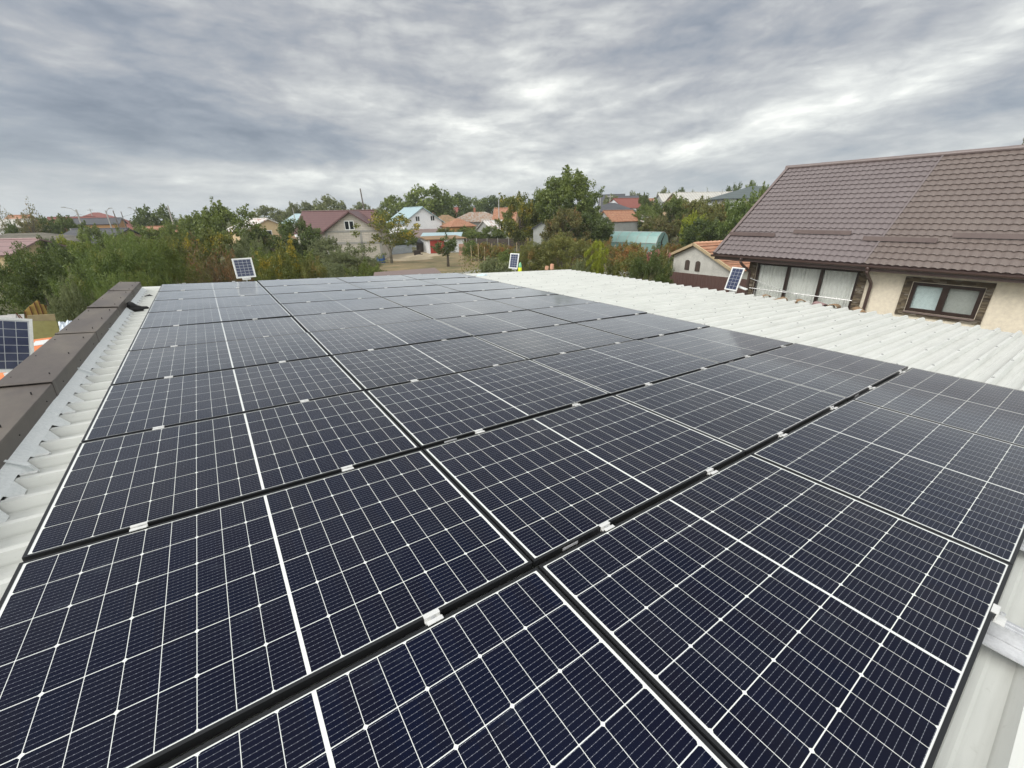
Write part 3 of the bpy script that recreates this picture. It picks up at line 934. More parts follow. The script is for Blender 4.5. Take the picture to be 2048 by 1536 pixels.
# broken ridge tiles lying along the house edge of the roof
for k, (y_, rz, m) in enumerate(((3.98, .3, 'roof_mossy'), (3.55, -.4, 'roof_mossy'), (3.20, .2, 'roof_mossy'), (2.86, .9, 'roof_pinkbrown'), (2.46, -.2, 'roof_mossy'), (2.07, .3, 'roof_mossy'))):
    b = MB()
    arc = [(-.11 * math.cos(a_), .085 * math.sin(a_)) for a_ in [math.pi * i / 8 for i in range(9)]]
    arc += [(-x * .84, z * .84) for x, z in [(p[0], p[1]) for p in arc]]
    b.prism(arc, .24 + .05 * (k % 3))
    o = b.build('ridge_tile', M[m])
    o.location = rp(XR + 0.16, y_, PAN - 0.01)
    o.rotation_euler = (0.1 * (-1) ** k, TILT, rz + math.pi / 2 + .3)
    lab = ['curved clay tile nearest the house corner, behind the white roof edge', 'second clay tile from the house corner, behind the white roof edge', 'clay tile below the first dark mullion, behind the white roof edge',
           'reddish clay tile lying behind the white roof edge', 'clay tile below the second dark mullion, behind the white roof edge', 'clay tile nearest the downpipe, behind the white roof edge'][k]
    tag(o, lab, 'clay tile', 'loose clay tiles along the roof edge')


# ------------------------------------------------------------------ small solar lights on the roof edges
def solar_light(label, pos, yaw, tilt, pole_h, size=(.44, .50), lamp=True, lampdir=1, cols=4, rows=6, roll=0.0):
    """pos: centre of the little panel; it faces -y before yaw"""
    w, h = size
    t = thing('solar_light', label, 'solar light', (pos.x, pos.y, pos.z - h / 2 - pole_h), yaw, group='small solar lights round the roof')
    T = Matrix.Translation((0, 0, h / 2 + pole_h)) @ Matrix.Rotation(-tilt, 4, 'X') @ Matrix.Rotation(roll, 4, 'Y')
    b = MB()
    e_ = .026
    for (x0, x1, z0, z1) in ((-w / 2, w / 2, -h / 2, -h / 2 + e_), (-w / 2, w / 2, h / 2 - e_, h / 2), (-w / 2, -w / 2 + e_, -h / 2 + e_, h / 2 - e_), (w / 2 - e_, w / 2, -h / 2 + e_, h / 2 - e_)):
        b.box(x0, x1, -.012, .012, z0, z1, T=T)
    fr = b.build('panel_frame', M['white_plastic'], t)
    MB().box(-w / 2 + e_, w / 2 - e_, -.004, .008, -h / 2 + e_, h / 2 - e_, T=T).build('backing', M['cell_line'], t)
    b = MB()
    iw, ih = w - 2 * e_ - .02, h - 2 * e_ - .02
    for i in range(cols):
        for j in range(rows):
            x0 = -iw / 2 + i * iw / cols + .003
            z0 = -ih / 2 + j * ih / rows + .003
            b.add([(x0, -.0065, z0), (x0 + iw / cols - .006, -.0065, z0), (x0 + iw / cols - .006, -.0065, z0 + ih / rows - .006), (x0, -.0065, z0 + ih / rows - .006)], [(0, 1, 2, 3)], T=T)
    b.build('cells', M['solar_cell_blue'], t)
    b = MB()
    b.tube([(0, .06, 0), (0, .06, pole_h + h * .35)], .018, 8)
    b.build('pole', M['white_plastic'], t)
    MB().box(-.05, .05, .012, .075, -.05, .05, T=T).build('bracket', M['white_plastic'], t)
    MB().box(-.09, .09, -.02, .07, pole_h - .05, pole_h - .01).build('foot_plate', M['white_plastic'], t)
    if lamp:
        b = MB().box(-.075, .075, 0, .36, -.018, .018, bev=.012, T=Matrix.Translation((0, .07, pole_h + h * .22)) @ Matrix.Rotation(lampdir * 1.2, 4, 'Z') @ Matrix.Rotation(-.25, 4, 'X'))
        b.build('lamp_head', M['white_plastic'], t)
    return t


def face_cam(p):
    return math.atan2(-(CAM.x - p.x), (CAM.y - p.y)) + math.pi   # -y axis towards the camera


p = at_d(488, 536, 12.4)
solar_light('small solar light on a white bracket at the far edge of the panels', p, face_cam(p) + .10, .12, .12, (.42, .46), lamp=False)
p = at_d(1028, 522, 15.4)
solar_light('small solar light with a flat white lamp beside the green bottle', p, face_cam(p) - .65, .25, .14, (.38, .52), lampdir=1, cols=3)
p = at_d(1469, 558, 14.0)
solar_light('small solar light with a lamp head by the house edge of the white roof', p, face_cam(p) - .62, .30, .12, (.40, .66), lampdir=-1.1, cols=3)
p = at_d(8, 690, 7.1)
solar_light('large framed solar light panel hanging outside the brown coping', p, face_cam(p) + .22, .10, 1.2, (.44, .60), lamp=False, roll=.30)

# ------------------------------------------------------------------ the house with the brown metal tile roof
XE, XW, XK = 16.40, 16.95, 20.70
ZE, ZK = -0.29, 2.67
YL, YR = 8.02, -6.5
WL = 6.85
house = thing('house', 'cream house with brown metal tile roof and stone framed windows beside the garage', 'house', (XW, 0, GZ))
slope = Vector((XK - XE, 0, ZK - ZE))
SL = slope.length
sdir = slope.normalized()
snrm = Vector((-sdir.z, 0, sdir.x))
# walls, with openings left for the glazing
ZT = ZE + 0.02
dz0, dz1 = -2.75, -0.555                     # sliding door bottom and head
wz0, wz1 = -1.535, -0.74                     # window bottom and head
dy0, dy1 = 3.58, 6.61
wy0, wy1 = 0.89, 2.30
b = MB()
tw = 0.30


def wseg(y0, y1, z0, z1):
    b.box(XW, XW + tw, y0, y1, z0, z1)


wseg(dy1, WL, GZ, ZT)
wseg(dy0, dy1, dz1, ZT)
wseg(dy0, dy1, GZ, dz0)
wseg(wy1, dy0, GZ, ZT)
wseg(wy0, wy1, wz1, ZT)
wseg(wy0, wy1, GZ, wz0)
wseg(YR + .6, wy0, GZ, ZT)
gx1 = XW + 7.4
b.add([(XW + tw, WL, GZ), (gx1, WL, GZ), (gx1, WL, ZT), (XK, WL, ZK - .18), (XW + tw, WL, ZE + .2),
       (XW + tw, WL - .3, GZ), (gx1, WL - .3, GZ), (gx1, WL - .3, ZT), (XK, WL - .3, ZK - .18), (XW + tw, WL - .3, ZE + .2)],
      [(0, 1, 2, 3, 4), (9, 8, 7, 6, 5), (0, 4, 9, 5), (4, 3, 8, 9), (3, 2, 7, 8), (2, 1, 6, 7), (1, 0, 5, 6)])
b.box(gx1 - .3, gx1, YR + .6, WL - .3, GZ, ZT)
b.box(XW + tw, gx1 - .3, YR + .6, YR + .9, GZ, ZT)
under(b.build('wall', M['stucco']), house)
# dark interior behind the panes
under(MB().box(XW + tw + .9, XW + tw + 1.0, 0.2, WL - .35, -3.0, ZT - .1).box(XW + tw, XW + tw + .9, 0.2, WL - .35, -3.0, -2.9).build('inner_wall', M['wood_dark']), house)


def roof_field(name, y0, y1, m):
    """pressed metal tiles: waves across, a drop every 0.35 m up the slope"""
    step, wave = 0.35, 0.187
    rows = 20
    step = SL / rows
    ny = int((y1 - y0) / wave * 8)
    ys = np.linspace(y0, y1, ny + 1)
    ph = (ys - YL) / wave * 2 * np.pi
    s_ = np.sin(ph)
    wav = 0.0105 * (0.65 * s_ + 0.35 * np.sign(s_) * np.abs(s_) ** 0.4)
    prof_ = []
    for r_ in range(rows):
        prof_ += [(r_ * step - .009, 0.027, 1.0), (r_ * step - .008, 0.036, 1.0), (r_ * step + .008, 0.037, 1.0), (r_ * step + step * .5, 0.022, .8), ((r_ + 1) * step - .012, 0.006, .7), ((r_ + 1) * step + .012, 0.005, .5)]
    vs_ = np.zeros((len(prof_), ny + 1, 3))
    for i, (u, h, a_) in enumerate(prof_):
        # the lower lip of each tile bows with the wave
        uu = u - (0.058 * (0.65 * s_ + 0.35 * np.sin(2 * ph + .6)) * -.5 if h > .03 else 0.0)
        hh = h + wav * a_
        vs_[i, :, 0] = XE + sdir.x * uu + snrm.x * hh
        vs_[i, :, 1] = ys
        vs_[i, :, 2] = ZE + sdir.z * uu + snrm.z * hh
    n = ny + 1
    ii = np.arange(len(prof_) - 1)[:, None] * n + np.arange(ny)[None, :]
    f_ = np.stack([ii, ii + 1, ii + 1 + n, ii + n], -1).reshape(-1, 4)
    me_ = bpy.data.meshes.new(name)
    me_.from_pydata(vs_.reshape(-1, 3).tolist(), [], f_.tolist())
    me_.materials.append(m)
    o_ = link(name, me_)
    return under(o_, house)


SEAM = 3.40
o = roof_field('roof_field', SEAM, YL - .03, M['tile_plum'])
o['label'] = 'plum toned field of metal tiles'
o = roof_field('roof_field', YR, SEAM, M['tile_brown'])
o['label'] = 'browner field of metal tiles'
b = MB()
b.slab([(XE, YR, ZE - .01), (XE, YL - .04, ZE - .01), (XK, YL - .04, ZK - .01), (XK, YR, ZK - .01)], .10)
b.slab([(XK, YR, ZK - .01), (XK, YL - .04, ZK - .01), (XK + (XK - XE), YL - .04, ZE - .01), (XK + (XK - XE), YR, ZE - .01)], .10)
under(b.build('roof_deck', M['gutter']), house)
b = MB()
b.slab([(XK, YR, ZK + .055), (XK, YL, ZK + .055), (XK + (XK - XE), YL, ZE + .055), (XK + (XK - XE), YR, ZE + .055)], .04)
under(b.build('rear_slope', M['tile_brown']), house)
b = MB()
for i in range(12):
    y0 = YR + (YL - YR) * i / 12
    b.tube([(XK, y0, ZK + .045), (XK, YR + (YL - YR) * (i + 1) / 12 + .03, ZK + .045)], [.072, .078], 12)
under(b.build('ridge_cap', M['trim_plum']), house)
b = MB()
a0 = Vector((XE, YL, ZE)) - sdir * .02
a1 = Vector((XK, YL, ZK))
b.slab([a0 + snrm * .075 + Vector((0, -.10, 0)), a0 + snrm * .075, a1 + snrm * .075, a1 + snrm * .075 + Vector((0, -.10, 0))], .02)
b.slab([a0 + snrm * .056 + Vector((0, -.015, 0)), a0 + snrm * .056 + Vector((0, .004, 0)), a1 + snrm * .056 + Vector((0, .004, 0)), a1 + snrm * .056 + Vector((0, -.015, 0))], .19)
under(b.build('rake_trim', M['trim_plum']), house)
# a thin seam where the two batches of sheets meet
b = MB()
a0, a1 = Vector((XE, SEAM, ZE)), Vector((XK, SEAM, ZK))
b.slab([a0 + snrm * .056 + Vector((0, -.022, 0)), a0 + snrm * .056 + Vector((0, .022, 0)), a1 + snrm * .056 + Vector((0, .022, 0)), a1 + snrm * .056 + Vector((0, -.022, 0))], .012)
under(b.build('sheet_seam', M['tile_plum']), house)
# snow guards
for (y0, y1, up_) in ((6.36, 8.0 - .02, .66), (4.22, 5.86, .86), (2.16, 3.82, .62), (0.28, 1.93, .86)):
    b = MB()
    base = Vector((XE, 0, ZE)) + sdir * (up_ + .42)
    p1 = base + snrm * .055
    q1, q2 = p1 + snrm * .085, p1 - sdir * .09
    b.add([(p.x, yy, p.z) for yy in (y0, y1) for p in (p1, q1, q2)], [(0, 1, 2), (5, 4, 3), (0, 3, 4, 1), (1, 4, 5, 2), (2, 5, 3, 0)])
    under(b.build('snow_guard', M['gutter']), house)
# gutter: half-round trough hung from the eave, on brackets, with a fascia behind it
b = MB()
gr_ = 0.072
gc = Vector((XE - .055, 0, ZE - .035))
sec = [(gc.x + gr_ * math.cos(a_), gc.z + gr_ * math.sin(a_)) for a_ in [math.pi + math.pi * i / 10 for i in range(11)]]
sec = [(gc.x - gr_ - .006, gc.z + .008)] + sec
vs, fs = [], []
for yy in (YR, YL + .03):
    vs += [(x_, yy, z_) for x_, z_ in sec]
n = len(sec)
fs = [(i, i + 1, n + i + 1, n + i) for i in range(n - 1)] + [tuple(range(n, 2 * n))]
b.add(vs, fs)
o = b.build('gutter', M['gutter'])
so = o.modifiers.new('t', 'SOLIDIFY')
so.thickness = .004
under(o, house)
under(MB().box(XE + .02, XE + .05, YR, YL - .05, ZE - .20, ZE - .005).build('fascia', M['gutter']), house)
under(MB().box(XE + .05, XW - .001, YR, YL - .05, ZE - .20, ZE - .17).box(XW, gx1, WL + .001, YL - .05, ZE - .20, ZE - .17).build('soffit', M['brown_lean']), house)
for (yt, yb) in ((3.26, 3.22), (6.93, 6.80)):
    b = MB()
    zt = ZE - .08
    b.tube([(XE - .055, yt, zt + .02), (XE - .055, yt, zt - .10)], [.06, .045], 10)
    b.tube([(XE - .055, yt, zt - .08), (XE - .055, yt, zt - .14), (XE + .10, yt - .015, zt - .26), (XW - .10, yb, zt - .50), (XW - .07, yb, zt - .60), (XW - .07, yb, GZ + .3)],
           .043, 12)
    o = under(b.build('downpipe', M['gutter'], smooth=True), house)
    if yt < 5:
        o['label'] = 'downpipe between the sliding door and the window'
    else:
        o['label'] = 'downpipe at the house corner'
# stone surrounds
b = MB()
b.box(XW - .045, XW + .001, dy1 + .02, WL + .02, GZ, ZE - .2)
b.box(XW - .045, XW + .001, dy0 - .21, dy0 - .01, dz0, ZE - .2)
b.box(XW - .035, XW + .001, dy0 - .01, dy1 + .02, dz1 + .01, ZE - .2)
under(b.build('door_surround', M['stone']), house)
b = MB()
b.box(XW - .045, XW + .001, wy1 + .02, wy1 + .19, wz0 - .12, wz1 + .14)
b.box(XW - .045, XW + .001, wy0 - .15, wy0 - .02, wz0 - .12, wz1 + .14)
b.box(XW - .043, XW + .001, wy0 - .02, wy1 + .02, wz1 + .02, wz1 + .14)
b.box(XW - .043, XW + .001, wy0 - .02, wy1 + .02, wz0 - .12, wz0 - .045)
under(b.build('window_surround', M['stone']), house)
under(MB().box(XW - .075, XW + .05, wy0 - .02, wy1 + .02, wz0 - .043, wz0 - .012).build('window_sill', M['brown_lean']), house)


def glazing(name, y0, y1, z0, z1, cuts, mats_, fw_=.07, mw_=.10):
    b = MB()
    x0, x1 = XW - .012, XW + .08
    b.box(x0, x1, y0, y1, z1 - fw_, z1)
    b.box(x0, x1, y0, y1, z0, z0 + fw_)
    b.box(x0, x1, y0, y0 + fw_, z0 + fw_, z1 - fw_)
    b.box(x0, x1, y1 - fw_, y1, z0 + fw_, z1 - fw_)
    for c_ in cuts:
        b.box(x0 - .006, x1, c_ - mw_ / 2, c_ + mw_ / 2, z0 + fw_, z1 - fw_)
    fr = under(b.build(name, M['pvc_brown']), house)
    edges = [y0 + fw_] + [v for c_ in cuts for v in (c_ - mw_ / 2, c_ + mw_ / 2)] + [y1 - fw_]
    for i in range(0, len(edges), 2):
        b = MB().box(x0 + .03, x0 + .05, edges[i], edges[i + 1], z0 + fw_, z1 - fw_)
        b.build('pane', M['pane_glass'], fr)
        ya, yb = edges[i] - .03, edges[i + 1] + .03
        if mats_[i // 2] == 'curtain_glass':
            n_ = 70
            cr_ = random.Random(i)
            ph_, xs_ = 0.0, []
            for k in range(n_ + 1):
                ph_ += cr_.uniform(.45, 1.25)
                xs_.append(x0 + .12 + .028 * math.sin(ph_) + .010 * math.sin(ph_ * 2.3))
            vs_ = [(xs_[k], ya + (yb - ya) * k / n_, z_) for k in range(n_ + 1) for z_ in (z0, z1 + .02)]
            c_ = under(MB().add(vs_, [(2 * k, 2 * k + 2, 2 * k + 3, 2 * k + 1) for k in range(n_)]).build('curtain', M['curtain'], smooth=True), house)
        else:
            under(MB().box(x0 + .10, x0 + .11, ya, yb, z0, z1).build('blind', M['blind_pale' if mats_[i // 2] == 'blind_glass' else 'blind_grey']), house)
    return fr


glazing('sliding_door', dy0, dy1, dz0, dz1, [4.57, 5.57], ['curtain_glass', 'curtain_glass', 'curtain_glass'], .06, .085)
glazing('window', wy0, wy1, wz0, wz1, [1.61], ['net_glass', 'blind_glass'], .085, .13)
b = MB().tube([(XW - .10, 3.56, -1.44), (XW - .10, 6.70, -1.44)], .014, 8)
for yy in (3.75, 5.1, 6.5):
    b.tube([(XW - .10, yy, -1.44), (XW - .10, yy, -2.75)], .012, 6)
under(b.build('railing', M['steel']), house)
# balcony slab that carries the railing
under(MB().box(XW - .55, XW - .001, 3.4, WL, -2.92, -2.77).build('balcony_slab', M['concrete']), house)
pts = [(XW - .09, 6.79 - t_ * 3.2, -1.11 - 0.62 * t_ * (1 - .25 * t_) - .12 * math.sin(math.pi * t_)) for t_ in [i / 10 for i in range(6)]]
pts = [(XW - .06, 6.82, -1.09), (XW - .10, 6.3, -1.21), (XW - .12, 5.8, -1.33), (XW - .12, 5.4, -1.42), (XW - .115, 5.1, -1.46)]
o = MB().tube(pts, .011, 6).build('cable', M['cable_grey'])
tag(o, 'pale cable drooping from the house corner to the steel railing', 'cable')


# ================================================================== village behind: houses
def house_block(name, label, px, dist, W_, D_, eave, ridge, roof_m, wall_m, rel=0.0, kind='gable', over=.35, wins=(), cat='house', chim=None, dy=0.0, gable_m=None, group='houses of the village'):
    """px, dist: where it stands on the ground; eave and ridge heights above ground; rel: degrees the ridge is turned from the line of sight"""
    p = ground_at(px, dist)
    az_ = math.atan2(p.x - CAM.x, p.y - CAM.y)
    t = thing(name, label, cat, p, -az_ + math.radians(rel), group)
    b = MB()
    hw, hd = W_ / 2, D_ / 2
    if kind == 'gable':
        b.prism([(-hw, 0), (hw, 0), (hw, eave), (0, ridge), (-hw, eave)], D_, T=Matrix.Translation((0, -hd, 0)))
    else:
        b.box(-hw, hw, -hd, hd, 0, eave)
    b.build('wall', M[wall_m], t)
    b = MB()
    s_ = (ridge - eave) / hw
    z0 = eave - over * s_ + .03
    zk = ridge + .03
    if kind == 'gable':
        yo = hd + over
        b.slab([(-hw - over, -yo, z0), (-hw - over, yo, z0), (0, yo, zk), (0, -yo, zk)], .12)
        b.slab([(hw + over, -yo, z0), (hw + over, yo, z0), (0, yo, zk), (0, -yo, zk)], .12)
        b.tube([(0, -yo, zk + .02), (0, yo, zk + .02)], .10, 6)
    elif kind == 'hip':
        X, Y = hw + over, hd + over
        r_ = max(hd - hw, 0.0) if hd > hw else 0.0
        rx = max(hw - hd, 0.0) if hw > hd else 0.0
        vs_ = [(-X, -Y, z0), (X, -Y, z0), (X, Y, z0), (-X, Y, z0), (-rx, -r_, zk), (rx, r_, zk)]
        if rx > 0:
            fs_ = [(0, 1, 5, 4), (1, 2, 5), (2, 3, 4, 5), (3, 0, 4)]
        else:
            fs_ = [(0, 1, 4), (1, 2, 5, 4), (2, 3, 5), (3, 0, 4, 5)]
        b.add(vs_ + [(-X, -Y, z0 - .12), (X, -Y, z0 - .12), (X, Y, z0 - .12), (-X, Y, z0 - .12)], fs_ + [(0, 6, 7, 1), (1, 7, 8, 2), (2, 8, 9, 3), (3, 9, 6, 0), (6, 9, 8, 7)])
    elif kind == 'mono':
        X, Y = hw + over, hd + over
        b.slab([(-X, -Y, eave + .05), (X, -Y, eave + .05), (X, Y, ridge + .05), (-X, Y, ridge + .05)], .10)
    b.build('roof', M[roof_m], t)
    for (wx_, wz_, ww, wh) in wins:            # on the face turned to the viewer
        f_ = MB().box(wx_ - ww / 2, wx_ + ww / 2, -hd - .05, -hd + .02, wz_ - wh / 2, wz_ + wh / 2).build('window', M['win_white'], t)
        n_p = 2 if ww > .9 else 1
        pw_ = (ww - .10 * (n_p + 1)) / n_p
        for q_ in range(n_p):
            xa = wx_ - ww / 2 + .10 + q_ * (pw_ + .10)
            MB().box(xa, xa + pw_, -hd - .065, -hd - .045, wz_ - wh / 2 + .1, wz_ + wh / 2 - .1).build('pane', M['glass_dark'], f_)
    if chim:
        cx_, cy_, ch_, cm = chim
        zb = ridge - .8
        b = MB().box(cx_ - .28, cx_ + .28, cy_ - .28, cy_ + .28, zb, ridge + ch_).box(cx_ - .36, cx_ + .36, cy_ - .36, cy_ + .36, ridge + ch_, ridge + ch_ + .12)
        b.build('chimney', M[cm], t)
    return t


def zt(px, py, dist):                          # height above ground seen at a pixel and distance
    return at_d(px, py, dist).z - GZ


# unfinished block house with the cross gable
D0 = 66
t = house_block('unfinished_house', 'unfinished pale block house with brown cross gabled roof and white attic window', 680, D0 + 7, 7.4, 10.4, 4.0, zt(690, 422, D0 + 7), 'roof_brown', 'block_wall', 68, over=.5)
hx = ground_at(700, D0)
rz_w = -math.atan2(hx.x - CAM.x, hx.y - CAM.y) + math.radians(-14)
loc = Matrix.Translation(t.location) @ Matrix.Rotation(t.rotation_euler.z, 4, 'Z')
TW = loc.inverted() @ Matrix.Translation(hx) @ Matrix.Rotation(rz_w, 4, 'Z')
rh = zt(700, 422, D0)
eh = zt(656, 462, D0)
hwg = 3.75
MB().prism([(-hwg, 0), (hwg, 0), (hwg, eh), (0, rh - .25), (-hwg, eh)], 5.0, T=TW).build('wall', M['block_wall'], t)
b = MB()
so_ = (rh - eh) / hwg
for sgn in (-1, 1):
    q_ = [(sgn * (hwg + .45), -.7, eh - .45 * so_ + .03), (sgn * (hwg + .45), 5.0, eh - .45 * so_ + .03), (0, 5.0, rh), (0, -.7, rh)]
    b.slab([TW @ Vector(v) for v in q_], .16)
b.build('roof', M['roof_brown'], t)
b = MB()
for (x0, x1, z0, z1) in ((-hwg - .02, -hwg + .3, 0, eh), (hwg - .3, hwg + .02, 0, eh), (.9, 1.2, 0, eh - .1), (-hwg, hwg, eh - .25, eh), (-hwg, hwg, 2.25, 2.55)):
    b.box(x0, x1, -.05, .02, z0, z1, T=TW)
b.build('concrete_frame', M['concrete'], t)
wz_ = zt(690, 451, D0)
f_ = MB().box(-.95, .35, -.06, .03, wz_ - .62, wz_ + .62, T=TW).build('window', M['win_white'], t)
for xa in (-.85, -.22):
    MB().box(xa, xa + .47, -.075, -.05, wz_ - .5, wz_ + .5, T=TW).build('pane', M['glass_dark'], f_)

house_block('white_house', 'white plastered house with pale teal roof and two small attic windows', 827, 104, 8.6, 11, zt(868, 441, 104), zt(828, 415, 104) , 'roof_teal', 'wall_white', 20, over=.55,
            wins=[(-1.2, zt(817, 438, 98), 1.0, 1.1), (2.2, zt(843, 437, 98), 1.0, 1.1)])
house_block('lean_to', 'grey lean-to with mauve brown sheet roof in front of the white house', 850, 90, 8.5, 4, zt(850, 474, 90) - .1, zt(850, 458, 94), 'brown_lean', 'wall_bluegrey', 0, 'mono', cat='shed')
house_block('tile_roof_house', 'small ochre house with mossy brown hip tile roof left of rusty roof', 890, 106, 9.5, 8, zt(893, 452, 102), zt(893, 430, 106), 'roof_mossy', 'wall_orange', 8, 'hip', over=.5)
house_block('orange_annex', 'orange walled annex with bright orange hipped tile roof', 915, 99, 5.6, 5.0, zt(917, 451, 96), zt(917, 437, 99), 'roof_orange', 'wall_orange', 25, 'hip', over=.4, cat='annex')
house_block('rusty_roof_house', 'grey house under a rust streaked sheet metal hip roof with chimney', 955, 130, 15.5, 11, zt(955, 442, 126), zt(955, 424, 130), 'roof_rust', 'wall_grey', 4, 'hip', over=.6, chim=(-.8, 0, 1.0, 'wall_brick'))
house_block('red_tile_house', 'far house with faded red tile roof above the orange annex', 892, 150, 10, 8, zt(892, 430, 148), zt(892, 415, 150), 'roof_red', 'wall_tan', 80, 'gable')
house_block('rusty_white_shed', 'low shed with white and red rusty roof beside the grey house wall', 985, 112, 7, 5, zt(985, 457, 112), zt(985, 441, 112), 'roof_whiterust', 'wall_grey', -60, 'gable', cat='shed')
house_block('pale_blue_roof_shed', 'low open shed with pale blue sheet roof behind the red door garage', 880, 84, 7.0, 3.2, zt(880, 474, 84), zt(880, 465, 87), 'roof_teal', 'wood_dark', -8, 'mono', over=.3, cat='shed')
# garage with the red doors
t = house_block('red_door_garage', 'low whitewashed garage with flat felt roof and red metal doors', 880, 76, 6.0, 6, zt(880, 478, 73), zt(880, 472, 79), 'roof_mossy', 'wall_white', 14, 'mono', over=.4, cat='garage')
MB().box(-2.75, -.4, -3.06, -2.99, .05, 2.05).build('door', M['red_door'], t)
MB().box(-1.6, -1.54, -3.09, -3.06, .05, 2.05).build('door_seam', M['brown_sheet'], t)
t = house_block('dark_shed', 'dark plank shed with a pale door frame left of the red doors', 846, 78, 3.0, 3, zt(846, 485, 77), zt(846, 478, 79), 'roof_dark', 'wood_dark', 6, 'mono', cat='shed')
MB().box(-.2, .9, -1.56, -1.50, .9, 2.1).build('door_frame', M['wall_bluegrey'], t)
house_block('brown_house_far', 'dark roofed gable house far behind the big leafy tree', 1222, 200, 13, 10, 3.2, zt(1222, 389, 200), 'roof_dark', 'wall_brick', 80)
house_block('grey_hip_house', 'house under a plain dark grey hip roof right of the big tree', 1222, 112, 9.5, 8, zt(1222, 421, 110), zt(1222, 406, 112), 'roof_dark', 'wall_grey', 10, 'hip')
t = house_block('orange_gable_house', 'low house with orange clay tiles and a grey gable near the greenhouse', 1236, 88, 4.6, 6.5, zt(1250, 441, 84), zt(1250, 421, 86), 'roof_orange', 'wall_grey', -50, 'gable', over=.3)
house_block('maroon_house', 'white gabled house with a dark maroon roof among the trees', 1258, 120, 8.5, 10, zt(1258, 415, 118), zt(1258, 397, 120), 'roof_red', 'wall_white', -52, 'gable', over=.3)
house_block('dark_ridge_house', 'far house with charcoal roof above the maroon roof', 1262, 165, 10, 9, zt(1262, 405, 165), zt(1262, 392, 165), 'roof_dark', 'wall_grey', 85)
house_block('striped_roof_shed', 'low shed with pale rust striped sheet roof behind the greenhouse', 1292, 92, 7, 5, zt(1292, 441, 92), zt(1292, 430, 92), 'roof_whiterust', 'wood_dark', -60, 'gable', cat='shed')
house_block('orange_far_house', 'sliver of bright orange tile roof among trees near the grey sheet roofs', 1312, 170, 10, 7, 3, zt(1312, 397, 170), 'roof_orange', 'wall_tan', 85)
house_block('grey_sheet_house', 'long house under pale grey sheet roof with a tan gable', 1405, 118, 9.0, 16, zt(1400, 407, 118), zt(1400, 385, 118), 'roof_greysheet', 'wall_tan', -58, 'gable')
house_block('white_sheet_barn', 'barn with whitish sheet roof half hidden behind green trees', 1362, 132, 8, 13, zt(1362, 402, 132), zt(1362, 387, 132), 'roof_greysheet', 'wall_grey', -70, 'gable', cat='barn')
house_block('slate_roof_house', 'white house with dark slate green hip roof left of the brown tile roof', 1503, 92, 13, 11, zt(1480, 395, 88), zt(1503, 373, 92), 'roof_slategreen', 'wall_white', 20, 'hip', over=.6,
            wins=[(-4.3, zt(1470, 400, 86), 1.2, .6)])
# left side
house_block('plum_roof_house', 'cream house with a mauve sheet roof at the left edge', -60, 66, 7.0, 9, zt(10, 506, 62), zt(10, 479, 66), 'roof_pinkbrown', 'wall_cream', 50, 'gable')
house_block('grey_tile_house', 'house with a weathered grey brown roof behind the mauve roof', 35, 76, 8, 11, zt(35, 485, 76), zt(35, 467, 76), 'roof_weathered', 'wall_tan', 70, 'hip')
t = house_block('solar_roof_house', 'tan gabled house with dark roof and rooftop solar panels behind acacia trees', 190, 76, 6.5, 7.5, zt(190, 484, 72), zt(190, 459, 74), 'roof_dark', 'wall_tan', 38, 'gable', over=.5)
e1_, e2_ = zt(190, 459, 74), zt(190, 484, 72)
MB().slab([(.5, -2.5, e1_ - .5 / 3.25 * (e1_ - e2_) + .16), (2.9, -2.5, e1_ - 2.9 / 3.25 * (e1_ - e2_) + .16), (2.9, 3.0, e1_ - 2.9 / 3.25 * (e1_ - e2_) + .16), (.5, 3.0, e1_ - .5 / 3.25 * (e1_ - e2_) + .16)], .08).build('rooftop_panel', M['roof_teal'], t)
house_block('maroon_far_house', 'far house with plain maroon roof left of the charcoal roof', 142, 175, 14, 9, 3, zt(142, 434, 175), 'roof_red', 'wall_tan', 90)
house_block('charcoal_far_house', 'far orange walled house with a long charcoal roof', 190, 150, 14, 9, zt(190, 448, 150), zt(190, 437, 150), 'roof_dark', 'wall_orange', 82, 'gable')
house_block('brick_far_house', 'far brick house with red hip roof standing above the charcoal roof', 194, 260, 14, 12, 6.5, zt(194, 425, 260), 'roof_red', 'wall_brick', 0, 'hip')
house_block('rust_far_house', 'far house with a rust red roof right of charcoal roof', 240, 165, 12, 9, 3.2, zt(240, 438, 165), 'roof_red', 'wall_brick', 70, 'hip')
house_block('brick_edge_house', 'brick house with orange roof behind the bare tree at left', 38, 130, 6, 4, zt(35, 452, 130), zt(35, 431, 130), 'roof_orange', 'wall_brick', 40, 'gable')
house_block('white_edge_house', 'white gable peeking out at the left edge under the thin trees', -8, 96, 8, 9, zt(5, 455, 96), zt(5, 440, 96), 'roof_greysheet', 'wall_white', 60, 'gable')
house_block('orange_low_house', 'low orange tile roof right of the leaning concrete pole', 327, 98, 9.5, 6, zt(327, 466, 98), zt(327, 453, 98), 'roof_orange', 'wall_tan', 86, 'gable')
house_block('white_rust_house', 'house with white and red patchy roof and white framed windows', 512, 84, 7.5, 8, zt(512, 460, 82), zt(506, 438, 84), 'roof_whiterust', 'wall_cream', 20, 'gable', wins=[(-.5, zt(512, 468, 80), 1.6, 1.0), (1.9, zt(527, 468, 80), 1.2, 1.0)])
house_block('grey_porch_roof', 'small grey tiled porch roof below the white framed windows', 540, 74, 5, 3.5, zt(540, 482, 74), zt(540, 470, 76), 'roof_mossy', 'wood_dark', 20, 'mono', cat='shed')
house_block('blue_roof_house', 'far white house with a light blue roof left of the brown cross gable', 612, 125, 7.5, 9, zt(612, 444, 124), zt(612, 428, 125), 'roof_teal', 'wall_white', 35, 'gable')
